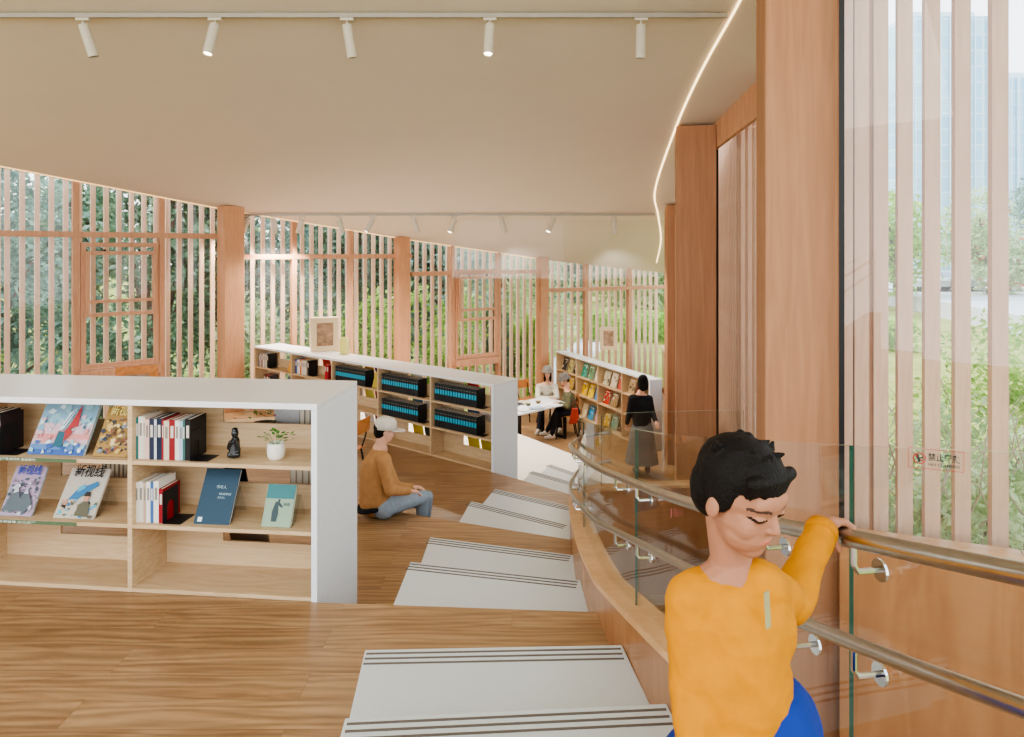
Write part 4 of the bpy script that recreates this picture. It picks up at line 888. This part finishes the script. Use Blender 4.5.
sw.cap(rl(shL), rl(elL), .048, .040); sw.cap(rl(elL), rl(wrL).lerp(rl(elL), .12), .040, .031)
sweater = remesh(sw, 'sweater', [cl('yellow knit', '#c07c04', scale=26, bump=.5)], boy, .006, 8)
tx = bpy.data.textures.new('folds', 'CLOUDS'); tx.noise_scale = .07
dm = sweater.modifiers.new('folds', 'DISPLACE'); dm.texture = tx; dm.strength = .014; dm.mid_level = .5
cf = MB(); c0 = rl(wrL).lerp(rl(elL), .14); c1 = rl(wrL).lerp(rl(elL), .02); cf.tube([c0, c0.lerp(c1, .5), c1], [.0335, .034, .031], 24); cf.build('cuff', cl('yellow rib', '#b87400', scale=60), boy, smooth=True)

tagp = B(768, 610, 1.15); tg = MB().b2((-.007, 0, -.03), (.007, .002, .03)).build('chest_label', plain('grey green tag', '#9a9468', .7), boy); tg.location = rl(tagp); tg.rotation_euler = (R(-4), 0, R(38))
pt = MB()
for a_, b_, r1, r2 in ((hipL, knL, .080, .064), (knL, anL, .060, .05), (hipR, knR, .078, .062), (knR, anR, .060, .05), (hipL, hipR, .095, .095)): pt.cap(rl(a_), rl(b_), r1, r2)
remesh(pt, 'trousers', [cl('royal blue trousers', '#173080')], boy, .008, 6)
for an in (anL, anR): s_ = MB(); shoe(s_, rl(an), (.2, -1, 0), .8); remesh(s_, 'shoe', [cl('white trainers', '#d6d2ca', rough=.6)], boy, .008, 3)
# ---- generic adult
def adult(J, lab, colors, headdir, hsz=.225, hair='short', hat=None, voxel=.010, extra=None, skirt=None, handdir=None, headup=(0, 0, 1)):
    o0 = Vector(J['root']); r = empty('person', o0, 0, lab, 'person'); q = {k: Vector(v)-o0 for k, v in J.items()}
    m = MB(); Rm = basis(headdir, headup); head_prims(m, q['head'], Rm, hsz)
    m.cap(q['head']+Rm @ Vector((0, -.1*hsz, -.25*hsz)), q['neck'], .050, .055); m.cap(q['neck'], q['chest'], .07, .10); m.cap(q['chest'], q['pelvis'], .10, .11)
    for s in 'LR':
        m.cap(q['neck'], q['sh'+s], .05, .05); m.cap(q['sh'+s], q['el'+s], .046, .036); m.cap(q['el'+s], q['wr'+s], .036, .025)
        m.cap(q['hip'+s], q['kn'+s], .075, .055); m.cap(q['kn'+s], q['an'+s], .052, .036); m.cap(q['pelvis'], q['hip'+s], .09, .08)
        hd = handdir[s] if handdir else (q['wr'+s]-q['el'+s]); hand(m, q['wr'+s], hd, (0, 0, -1) if abs(Vector(hd).normalized().z) < .8 else (0, 1, 0), .95, .35, 1 if s == 'L' else -1)
    remesh(m, 'body', SKM, r, min(voxel, .007), 4, head_paint(q['head'], Rm, hsz))
    t = MB(); t.cap(q['neck'].lerp(q['chest'], .25), q['chest'], .085, .135); t.cap(q['chest'], q['pelvis'], .135, .145)
    ax = (q['shL']-q['shR']).normalized()
    for s in 'LR':
        t.cap(q['neck'].lerp(q['chest'], .3), q['sh'+s], .075, .070); t.cap(q['sh'+s], q['el'+s], .070, .055); t.cap(q['el'+s], q['wr'+s].lerp(q['el'+s], .1), .055, .038)
        t.cap(q['chest']+(q['sh'+s]-q['chest'])*.35, q['pelvis']+(q['sh'+s]-q['chest'])*.3, .11, .12)
    remesh(t, colors[0][0], [cl(colors[0][2], colors[0][1])], r, voxel, 6)
    if not skirt:
        p_ = MB(); pants(p_, q, 1.03); remesh(p_, 'trousers', [cl(colors[1][2], colors[1][1], scale=30)], r, voxel, 6)
    else:
        n_ = 40; sk = MB(); a = q['pelvis']+Vector((0, 0, .10)); prof = [(.14, .0), (.19, -.14), (.23, -.4), (.27, -.66), (.28, -.72)]
        vs = []; 
        for rr, z in prof:
            for k in range(n_): an = 2*math.pi*k/n_; f_ = rr*(1+.06*math.sin(an*9)*(-z)); vs.append((a.x+f_*math.cos(an), a.y+f_*.85*math.sin(an), a.z+z))
        sk.add(vs, [(i*n_+k, i*n_+(k+1) % n_, (i+1)*n_+(k+1) % n_, (i+1)*n_+k) for i in range(len(prof)-1) for k in range(n_)]); sk.build('skirt', cl(colors[1][2], colors[1][1]), r, smooth=True)
    for s in 'LR':
        s_ = MB(); fd = J.get('foot'+s, None); shoe(s_, q['an'+s], Vector(fd) if fd else Vector(headdir)*Vector((1, 1, 0)), 1.0); remesh(s_, 'shoe', [cl(colors[2][2], colors[2][1], rough=.6)], r, .009, 3)
    H = MB(); E = lambda p_, r_: H.ell(q['head']+Rm @ (Vector(p_)*hsz), [k*hsz for k in r_], Rm)
    E((0, -.10, .16), (.36, .40, .36)); E((0, -.22, -.02), (.31, .25, .30))
    if hair == 'long':
        for s in (-1, 1): E((s*.30, -.04, -.10), (.09, .18, .42)); E((s*.27, .0, -.55), (.12, .16, .42))
        E((0, -.26, -.35), (.33, .16, .55))
    if hair == 'bob':
        E((0, -.24, -.25), (.36, .22, .45)); 
        for s in (-1, 1): E((s*.29, -.05, -.18), (.11, .22, .42))
    remesh(H, 'hair', [M_hair], r, .008, 3)
    if hat:
        h_ = MB(); c = q['head']; n_ = 24
        def ring(rx, ry, z, fy=0): return [c+Rm @ (Vector((rx*math.cos(2*math.pi*k/n_), fy+ry*math.sin(2*math.pi*k/n_), z))*hsz) for k in range(n_)]
        if hat[0] == 'bucket': R_ = [ring(.60, .64, .13), ring(.40, .44, .27), ring(.385, .43, .36), ring(.35, .40, .55), ring(.20, .24, .61), ring(.01, .01, .62)]
        else: R_ = [ring(.385, .44, .10), ring(.39, .45, .22), ring(.36, .42, .40), ring(.26, .30, .52), ring(.12, .14, .57), ring(.01, .01, .58)]
        h_.add([v for rr in R_ for v in rr], [(i*n_+k, i*n_+(k+1) % n_, (i+1)*n_+(k+1) % n_, (i+1)*n_+k) for i in range(len(R_)-1) for k in range(n_)])
        ho = h_.build('hat', cl(hat[2], hat[1], scale=40), r, smooth=True); so = ho.modifiers.new('s', 'SOLIDIFY'); so.thickness = .006; so.offset = 1
        if hat[0] == 'cap':
            b = MB(); vs = []; n2 = 12
            for j, (ex, ez) in enumerate(((0, 0), (.35, -.03), (.42, -.06))):
                for k in range(n2+1): an = math.pi*(.12+.76*k/n2); vs.append(c+Rm @ (Vector((.39*math.cos(an)*(1+.02*j), .44*math.sin(an)+ex*math.sin(an), .12+ez))*hsz))
            b.add(vs, [(j*(n2+1)+k, j*(n2+1)+k+1, (j+1)*(n2+1)+k+1, (j+1)*(n2+1)+k) for j in range(2) for k in range(n2)]); bo = b.build('brim', cl(hat[2], hat[1]), ho, smooth=True); so = bo.modifiers.new('s', 'SOLIDIFY'); so.thickness = .008
            MB().tube([c+Rm @ (Vector((.36*math.cos(math.pi*(1.2+.6*k/8)), .02+.44*math.sin(math.pi*(1.2+.6*k/8)), .13))*hsz) for k in range(9)], .012, 6).build('strap', M_black, ho)
    return r, q
# seated man on the platform edge, facing right and slightly away
Ym = 6.30; pm = lambda x, y, Y=Ym: P(x, y, Y)
J = dict(root=pm(385, 515), head=pm(385, 431, 6.30), neck=pm(380, 449, 6.30), chest=pm(375, 468, 6.30), pelvis=pm(375, 501, 6.28),
         shL=pm(383, 459, 6.46), shR=pm(384, 460, 6.14), elL=pm(395, 487, 6.50), elR=pm(390, 490, 6.10), wrL=pm(412, 487, 6.52), wrR=pm(410, 491, 6.22),
         hipL=pm(384, 506, 6.38), hipR=pm(384, 507, 6.22), knL=pm(427, 497, 6.64), knR=pm(423, 497, 6.50), anL=pm(424, 534, 6.80), anR=pm(420, 536, 6.66))
J['anL'].z = -2.82; J['anR'].z = -2.82; J['footL'] = (1, .3, 0); J['footR'] = (1, .3, 0)
man, mq = adult(J, 'seated man in a light cap, tan sweatshirt and jeans on the oak platform edge', [('sweatshirt', '#b08355', 'tan sweatshirt'), ('trousers', '#8d9aa6', 'washed denim'), ('shoe', '#cfcac0', 'white shoes')], (.93, .34, -.12), .225, 'short', ('cap', '#c9c0b2', 'beige cap cloth'))
wb = MB(); c = mq['pelvis']; wb.tube([c+Vector((.150*math.cos(t*.2856)-.0, .150*math.sin(t*.2856), -.035+.03*math.cos(t*.2856))) for t in range(23)], .024, 8); wb.build('waistband', cl('black cloth', '#1d1d20'), man)
# women at the table
Ya = 14.55; pa = lambda x, y, Y=Ya: P(x, y, Y)
J = dict(root=(.85, 14.85, -3.8), head=pa(547.5, 372.5, 14.6), neck=pa(547, 383, 14.7), chest=pa(546, 392, 14.78), pelvis=(.80, 14.92, -3.25),
         shL=pa(555, 387, 14.75), shR=pa(538.5, 387, 14.75), elL=pa(557, 398, 14.55), elR=pa(537.5, 398, 14.5), wrL=pa(544, 398, 14.35), wrR=pa(551, 398, 14.33),
         hipL=(.90, 14.88, -3.27), hipR=(.70, 14.85, -3.27), knL=(.98, 14.45, -3.30), knR=(.62, 14.42, -3.30), anL=(1.0, 14.2, -3.70), anR=(.55, 14.1, -3.70), footL=(-.2, -1, 0), footR=(-.4, -1, 0))
adult(J, 'woman in a grey bucket hat and pale jacket with crossed arms at the table', [('jacket', '#c9c3b2', 'pale jacket'), ('trousers', '#2c2c34', 'dark trousers'), ('shoe', '#d8d4cc', 'pale shoes')], (-.15, -.95, -.15), .225, 'long', ('bucket', '#7b7670', 'grey felt'))
J = dict(root=(1.5, 13.85, -3.8), head=pa(564.5, 380, 13.9), neck=pa(567, 391, 13.9), chest=pa(568.5, 400, 13.9), pelvis=(1.24, 13.95, -3.27),
         shL=pa(569, 396, 13.72), shR=pa(571, 396, 14.08), elL=pa(568, 407, 13.62), elR=pa(569, 406, 14.1), wrL=pa(559.5, 403, 13.68), wrR=pa(559, 402, 14.0),
         hipL=(1.28, 13.86, -3.29), hipR=(1.28, 14.04, -3.29), knL=(.92, 13.72, -3.3), knR=(.92, 14.0, -3.3), anL=(.80, 13.7, -3.70), anR=(.72, 13.95, -3.70), footL=(-1, -.2, 0), footR=(-1, -.1, 0))
adult(J, 'woman in a dark bucket hat and olive top seated sideways at the table', [('sweater', '#5c5a42', 'olive knit'), ('trousers', '#23242c', 'black trousers'), ('shoe', '#dcd8d0', 'white sneakers')], (-.9, -.35, -.35), .225, 'short', ('bucket', '#65605c', 'dark grey felt'))
bgp = P(575, 402, 13.6); bg = empty('red_bag', bgp, 0, 'rust red cloth bag hanging beside the woman in olive', 'bag')
m = MB(); m.add([(-.06, -.03, -.12), (.06, -.03, -.12), (.09, -.05, -.40), (-.12, -.05, -.44), (-.06, .03, -.12), (.06, .03, -.12), (.09, .05, -.40), (-.12, .05, -.44)], [(0, 1, 2, 3), (7, 6, 5, 4), (0, 4, 5, 1), (3, 2, 6, 7), (0, 3, 7, 4), (1, 5, 6, 2)]); m.build('pouch', cl('rust cloth', '#9a3a2c'), bg, bevel=.015)
MB().tube([(-.05, 0, -.12), (-.03, 0, -.01), (0, 0, .02), (.03, 0, -.01), (.05, 0, -.12)], .006, 6).build('strap', cl('rust cloth', '#9a3a2c'), bg)
# standing woman
Yc = 11.6; pc = lambda x, y, Y=Yc: P(x, y, Y)
J = dict(root=(pc(642, 0).x, Yc, -3.8), head=pc(643, 381.5), neck=pc(641, 394.5), chest=pc(640.5, 406), pelvis=pc(642, 426),
         shL=pc(632.5, 398.5, 11.55), shR=pc(649, 399, 11.65), elL=pc(629.5, 412, 11.55), elR=pc(652, 412, 11.6), wrL=pc(627, 424, 11.75), wrR=pc(656, 422, 11.35),
         hipL=pc(637.5, 429), hipR=pc(646.5, 429), knL=pc(637, 450), knR=pc(647, 450), anL=(pc(636, 0).x, Yc, -3.71), anR=(pc(647.5, 0).x, Yc, -3.71), footL=(-.1, 1, 0), footR=(.1, 1, 0))
adult(J, 'standing woman seen from behind in a black top and long grey skirt', [('sweater', '#17171b', 'black knit'), ('skirt', '#6f7272', 'grey skirt cloth'), ('shoe', '#3a3632', 'dark shoes')], (.15, .95, -.15), .235, 'bob', None, skirt=True)
# ------------------------------------------------------------------ outside
G0 = -4.0
struct(MB().prism([(-60, -20), (90, -20), (140, 200), (-90, 200)], G0-.4, G0-.02).build('ground', leafm('lawn', ['#8f9a52', '#b9bb78', '#cfcb96'], .35)))
struct(MB().prism([(.9, 18.8), (2.0, 18.8), (2.6, 24), (5.2, 33), (4.0, 34), (1.5, 25)], G0-.05, G0+.01).build('garden_path', plain('pale path', '#d9d6d0', .9)), None)
struct(MB().prism([(22, 24), (70, 26), (80, 62), (30, 62)], G0-.05, -3.05).build('road', plain('pale asphalt', '#cfcfd2', .9)), None)
LM = [leafm('foliage dark', ['#2c4232', '#4f6e54', '#86a688', '#d2e2cc'], 1.1), leafm('foliage blue green', ['#3c5248', '#64867a', '#9dbcac', '#dbe8de'], 1.3), leafm('foliage lime', ['#486a2e', '#86b04a', '#bcd674', '#eef4b8'], 1.2), leafm('foliage pale', ['#66805a', '#a2bc84', '#d4e0b4', '#f6f8e2'], 1.5), leafm('foliage red', ['#7a2a1c', '#c8503a', '#e88a6a', '#8aa050'], 1.5)]
M_bark = plain('bark', '#6a5648', .9, var=.3)
def tree(x, y, zb, zc, rad, n, ls, mi, lab, cat='tree', name='garden_tree', group=None, trunk=True, seed=0, fl=None):
    rnd = random.Random(seed*77+int(x*10)); r = empty(name, (x, y, zb), 0, lab, cat, group)
    m = MB(); k = 7 if rad[0] > 1 else 3; bl = [(Vector((rnd.uniform(-.5, .5)*rad[0], rnd.uniform(-.5, .5)*rad[1], zc-zb+rnd.uniform(-.5, .5)*rad[2])), rnd.uniform(.4, .65)) for _ in range(k)]
    for i in range(n):
        c, s = rnd.choice(bl); d = Vector((rnd.gauss(0, 1), rnd.gauss(0, 1), rnd.gauss(0, 1))).normalized()*rnd.uniform(.55, 1)
        p = c+Vector((d.x*rad[0], d.y*rad[1], d.z*rad[2]))*s
        if p.z < .02: p.z = rnd.uniform(.02, .3)
        t = Vector((rnd.uniform(-1, 1), rnd.uniform(-1, 1), rnd.uniform(-.8, .8))).normalized(); q = t.cross(Vector((rnd.uniform(-1, 1), rnd.uniform(-1, 1), .5))).normalized(); l = ls*rnd.uniform(.6, 1.4)
        m.add([p-t*l, p+q*l*.45, p+t*l, p-q*l*.45], [(0, 1, 2, 3)], 1 if fl and rnd.random() < fl else 0)
    m.build('foliage', [LM[mi], LM[4]], r)
    if trunk:
        tb = MB(); tb.tube([(0, 0, -.0), (rad[0]*.05, 0, (zc-zb)*.5), (0, .05, zc-zb)], [.12*rad[0]*.5, .09*rad[0]*.5, .04*rad[0]*.5], 8)
        for c, s in bl: tb.tube([(rad[0]*.03, 0, (zc-zb)*.4), c*.7, c], [.04*rad[0]*.6, .025*rad[0]*.6, .01*rad[0]], 6)
        tb.build('trunk', M_bark, r)
    return r
LW = 'tall garden tree beyond the left windows'
tr = [(-17, 15, -1.5, (4, 3, 5), 0, 'dark tree with red flowers beyond the left edge window', .10), (-12.8, 15.5, -.5, (3.2, 2.5, 4.5), 1, 'blue green tree beyond the large left window', 0), (-9.5, 17.5, 0, (3.4, 2.5, 5), 0, 'dense dark tree behind the left sash window', 0),
      (-7.2, 19.5, -.5, (3, 2.5, 4.5), 1, 'blue green tree right of the sash window', 0), (-4.8, 21, 0, (3.2, 2.6, 5), 0, 'dark leafy tree behind the middle bookshelf', 0), (-2.3, 22, .5, (3, 2.4, 5), 1, 'grey green tree behind the middle timber column', 0), (-.6, 26, 0, (3.4, 2.6, 5), 3, 'pale tree beyond the second sash window', 0), (1.8, 42, 1, (5, 4, 6), 1, 'hazy tree above the garden path', 0), (9, 44, 1.5, (6, 4, 6), 3, 'hazy pale tree beyond the lawn', 0), (15, 46, 1.5, (6, 4, 6), 1, 'distant tree beyond the hedge, partly behind the right columns', 0)]
for i, (x, y, zc, rad, mi, lab, fl) in enumerate(tr): tree(x, y, G0, zc, rad, 9000, .12 if y < 30 else .28, mi, lab, seed=i, fl=fl)
bs = [(-13.2, 11.2, 0, 'low dark bush outside the leftmost glazing'), (-11, 13.0, 2, 'lime bush outside the large left window'), (-8.6, 14.6, 0, 'dark bush below the left sash window'), (-5.9, 16.4, 3, 'pale bush left of the framed print'), (-3.9, 17.6, 2, 'bright lime bush behind the middle bookshelf'), (-2.0, 18.6, 2, 'sunny lime bush right of the framed print'), (-.4, 19.3, 0, 'dark glossy shrub below the second sash window'), (.35, 19.0, 2, 'lime shrub next to the garden path')]
for i, (x, y, mi, lab) in enumerate(bs): tree(x, y, G0, -2.9, (1.5, 1.1, 2.0) if i < 6 else (.7, .7, 1.6), 3400, .085, mi, lab, 'bush', 'garden_bush', 'bushes planted along the window wall', seed=30+i, fl=.03 if i == 6 else 0)
hg = MB(); rnd = random.Random(5)
for i in range(9000):
    x = rnd.uniform(3.2, 16); p = Vector((x, 31+rnd.uniform(-1.2, 1.2)-.25*(x-3), G0+rnd.uniform(0, 1.25))); t = Vector((rnd.uniform(-1, 1), rnd.uniform(-1, 1), rnd.uniform(-1, 1))).normalized()*.13; q = t.cross(Vector((.2, .5, 1))).normalized()*.07
    hg.add([p-t, p+q, p+t, p-q], [(0, 1, 2, 3)])
tag(hg.build('hedge', LM[2]), 'long clipped lime green hedge across the lawn', 'hedge')
for i, (x, y, mi, lab) in enumerate(((-24, 26, 1, 'far hazy tree behind the red-flowering tree'), (-17.5, 27, 0, 'far dark tree behind the large left window'), (-12.5, 29, 3, 'far pale tree behind the left sash window'), (-7.5, 31, 1, 'far blue green tree behind the left timber column'), (-2.8, 33, 3, 'far pale tree behind the middle timber column'), (3.6, 52, 1, 'distant tree at the end of the garden path'), (-7, 40, 0, 'distant dark tree far beyond the middle bookshelf'))):
    tree(x, y, G0, -1.2, (3.6, 1.6, 4.4), 5200, .22, mi, lab, seed=110+i)
# right window: bushes with bare branches, trees, towers, cars
rb = [(4.4, 7.0, -2.9, (1.5, .9, 1.5), 3, 'pale twiggy bush directly outside the right window'), (6.4, 7.6, -2.8, (1.6, 1.2, 1.6), 3, 'pale leafy bush at the lower right edge of the window'), (6.9, 9.6, -2.4, (2, 1.4, 1.8), 2, 'lime bush behind the pale twiggy bush'), (9.6, 11, -2.3, (2, 1.4, 1.8), 3, 'light bush right of the lime bush')]
for i, (x, y, zc, rad, mi, lab) in enumerate(rb): tree(x, y, G0, zc, rad, 4500, .055, mi, lab, 'bush', 'garden_bush', 'bushes outside the right window', seed=60+i)
tw = MB(); rnd = random.Random(12)
for k in range(70):
    x = rnd.uniform(3.2, 7.5); y = rnd.uniform(6.0, 7.2); p = [Vector((x, y, G0)), Vector((x+rnd.uniform(-.3, .3), y, -2.6))]; 
    for j in range(4): p.append(p[-1]+Vector((rnd.uniform(-.35, .35), rnd.uniform(-.15, .15), rnd.uniform(.15, .45))))
    tw.tube(p, [.012, .010, .008, .006, .004, .003], 5)
tag(tw.build('bare_twigs', plain('grey twig', '#a8988a', .9), None), 'tangle of thin bare twigs outside the right window', 'twigs', kind='stuff')
rt = [(26, 46, -.2, (5, 3, 4), 2, 'bright green tree at the left of the right window view', 0), (33, 47, 0, (5, 3, 4.2), 3, 'pale green tree in the middle of the right window view', .04), (30, 34, .3, (4, 3, 4.6), 2, 'orange-flowering tree at the right picture edge', .12), (40, 52, .5, (6, 4, 5), 1, 'blue green tree below the glass tower', 0), (47, 54, 1, (6, 4, 5), 3, 'hazy tree at the far right below the towers', 0), (21, 50, .3, (5, 3, 4), 3, 'light tree seen beside the tall column', 0)]
for i, (x, y, zc, rad, mi, lab, fl) in enumerate(rt): tree(x, y, G0+.9, zc+1, rad, 5200, .2, mi, lab, seed=80+i, fl=fl)
def tower_mat(name, a, b):
    m, nt, bs_ = new_mat(name); L = nt.links; tc = N(nt, 'ShaderNodeTexCoord'); bk = N(nt, 'ShaderNodeTexBrick'); bk.offset = 0
    mp = N(nt, 'ShaderNodeMapping'); mp.inputs['Rotation'].default_value = (R(90), 0, 0); L.new(tc.outputs['Object'], mp.inputs[0]); L.new(mp.outputs[0], bk.inputs[0])
    bk.inputs['Scale'].default_value = 1; bk.inputs['Brick Width'].default_value = 1.6; bk.inputs['Row Height'].default_value = 3; bk.inputs['Mortar Size'].default_value = .15
    bk.inputs['Color1'].default_value = lin(a); bk.inputs['Color2'].default_value = lin(b); bk.inputs['Mortar'].default_value = lin('#b8d2e0')
    L.new(bk.outputs[0], bs_.inputs['Base Color']); bs_.inputs['Roughness'].default_value = .4; return m
TM = tower_mat('tower glass', '#7fb2d0', '#98c4da')
def tower(x0, x1, top, Y, lab, x2=None):
    a = P(x0, 0, Y).x; b = P(x1, 0, Y).x; z = P(0, top, Y).z; r = empty('glass_tower', ((a+b)/2, Y, G0), 0, lab, 'building'); w = b-a
    MB().b2((-w/2, 0, 0), (w/2, 14, z-G0)).build('facade', TM, r); MB().b2((-w/2+1, 2, z-G0), (w/2-1, 12, z-G0+1.5)).build('roof', plain('tower roof', '#c9dbe4', .6), r)
    f = MB()
    k = -w/2
    while k <= w/2: f.b2((k-.12, -.3, 0), (k+.12, 0, z-G0)); k += w/6
    f.build('fins', plain('tower fins', '#b4d0de', .5), r)
tower(912, 987, 16, 130, 'tall pale blue glass office tower seen through the right window')
tower(1008, 1060, 77, 150, 'lower blue tower at the right picture edge')
tower(885, 912, 64, 170, 'slim distant pale tower left of the tall glass tower')
def car(x, y, zf, rz, col, lab):
    r = empty('parked_car', (x, y, zf), rz, lab, 'car', 'parked cars beyond the road')
    prof = [(-2.1, .35), (-2.15, .8), (-1.9, .95), (-1.2, 1.02), (-.6, 1.42), (.7, 1.45), (1.4, 1.05), (2.0, .95), (2.15, .6), (2.1, .35)]
    m = MB(); n_ = len(prof); m.add([(a, -.85, b) for a, b in prof]+[(a, .85, b) for a, b in prof], [tuple(range(n_)), tuple(range(2*n_-1, n_-1, -1))]+[(i, (i+1) % n_, n_+(i+1) % n_, n_+i) for i in range(n_)]); m.build('car_body', bookmat(col), r, bevel=.06)
    g = MB(); g.add([(-1.05, -.86, 1.02), (-.55, -.86, 1.36), (.65, -.86, 1.38), (1.2, -.86, 1.04)], [(0, 1, 2, 3)]); g.build('car_window', plain('car glass', '#3a4850', .1), r)
    for wx in (-1.3, 1.35):
        for wy in (-.88, .88): MB().tube([(wx, wy-.08, .32), (wx, wy+.08, .32)], .32, 16).build('wheel', M_black, r)
for i, (px, col, d) in enumerate(((898, '#e2e4e6', 'white car at the left end of the parked row'), (922, '#c9ccd0', 'silver car second in the parked row'), (946, '#9aa8b4', 'blue grey car in the middle of the parked row'), (971, '#eceeee', 'white car right of the blue grey one'), (1004, '#b4533c', 'red car at the right end of the parked row'))):
    p = P(px, 0, 52); car(p.x, 52, -3.05, R(90), col, d)
# ------------------------------------------------------------------ lift everything so the lowest floor is at z = 0
cam_d = bpy.data.cameras.new('camera'); cam = bpy.data.objects.new('camera', cam_d); COL.objects.link(cam)
cam.location = (0, 0, 0); cam.rotation_euler = (R(90), 0, 0); cam_d.sensor_width = 36; cam_d.lens = 24; cam_d.shift_y = -118.5/1024; cam_d.clip_start = .05; cam_d.clip_end = 600
scn.camera = cam
for o in COL.objects:
    if o.parent is None: o.location.z += EZ
# ------------------------------------------------------------------ light
w = bpy.data.worlds.new('world'); scn.world = w; w.use_nodes = True; nt = w.node_tree; bgn = nt.nodes['Background']
tc = N(nt, 'ShaderNodeTexCoord'); sp = N(nt, 'ShaderNodeSeparateXYZ'); rp = N(nt, 'ShaderNodeValToRGB')
nt.links.new(tc.outputs['Generated'], sp.inputs[0]); nt.links.new(sp.outputs[2], rp.inputs[0])
rp.color_ramp.elements[0].color = (1, 1, 1, 1); rp.color_ramp.elements[1].color = (.62, .80, 1, 1); rp.color_ramp.elements[1].position = .9
nt.links.new(rp.outputs[0], bgn.inputs[0]); bgn.inputs[1].default_value = 2.7
sl = bpy.data.lights.new('sun', 'SUN'); sl.energy = 3.0; sl.angle = R(2); sl.color = (1, .93, .82); so = bpy.data.objects.new('sun', sl); COL.objects.link(so)
so.rotation_euler = Vector((.75, -.45, -.95)).to_track_quat('-Z', 'Y').to_euler()
def area(name, locn, size, e, dirn, col=(1, .97, .92)):
    l = bpy.data.lights.new(name, 'AREA'); l.shape = 'RECTANGLE'; l.size = size[0]; l.size_y = size[1]; l.energy = e; l.color = col
    o = bpy.data.objects.new(name, l); COL.objects.link(o); o.location = locn; o.rotation_euler = Vector(dirn).to_track_quat('-Z', 'Y').to_euler(); return o
area('unseen_fill_light', (-2, -1.6, EZ+2.6), (7, 2.5), 110, (0, .5, -.75))  # added soft fill behind the camera, no fixture there
vs = scn.view_settings; vs.view_transform = 'AgX'; vs.look = 'AgX - Medium High Contrast'; vs.exposure = .40
scn.cycles.max_bounces = 10; scn.cycles.transparent_max_bounces = 24; scn.cycles.sample_clamp_indirect = 6
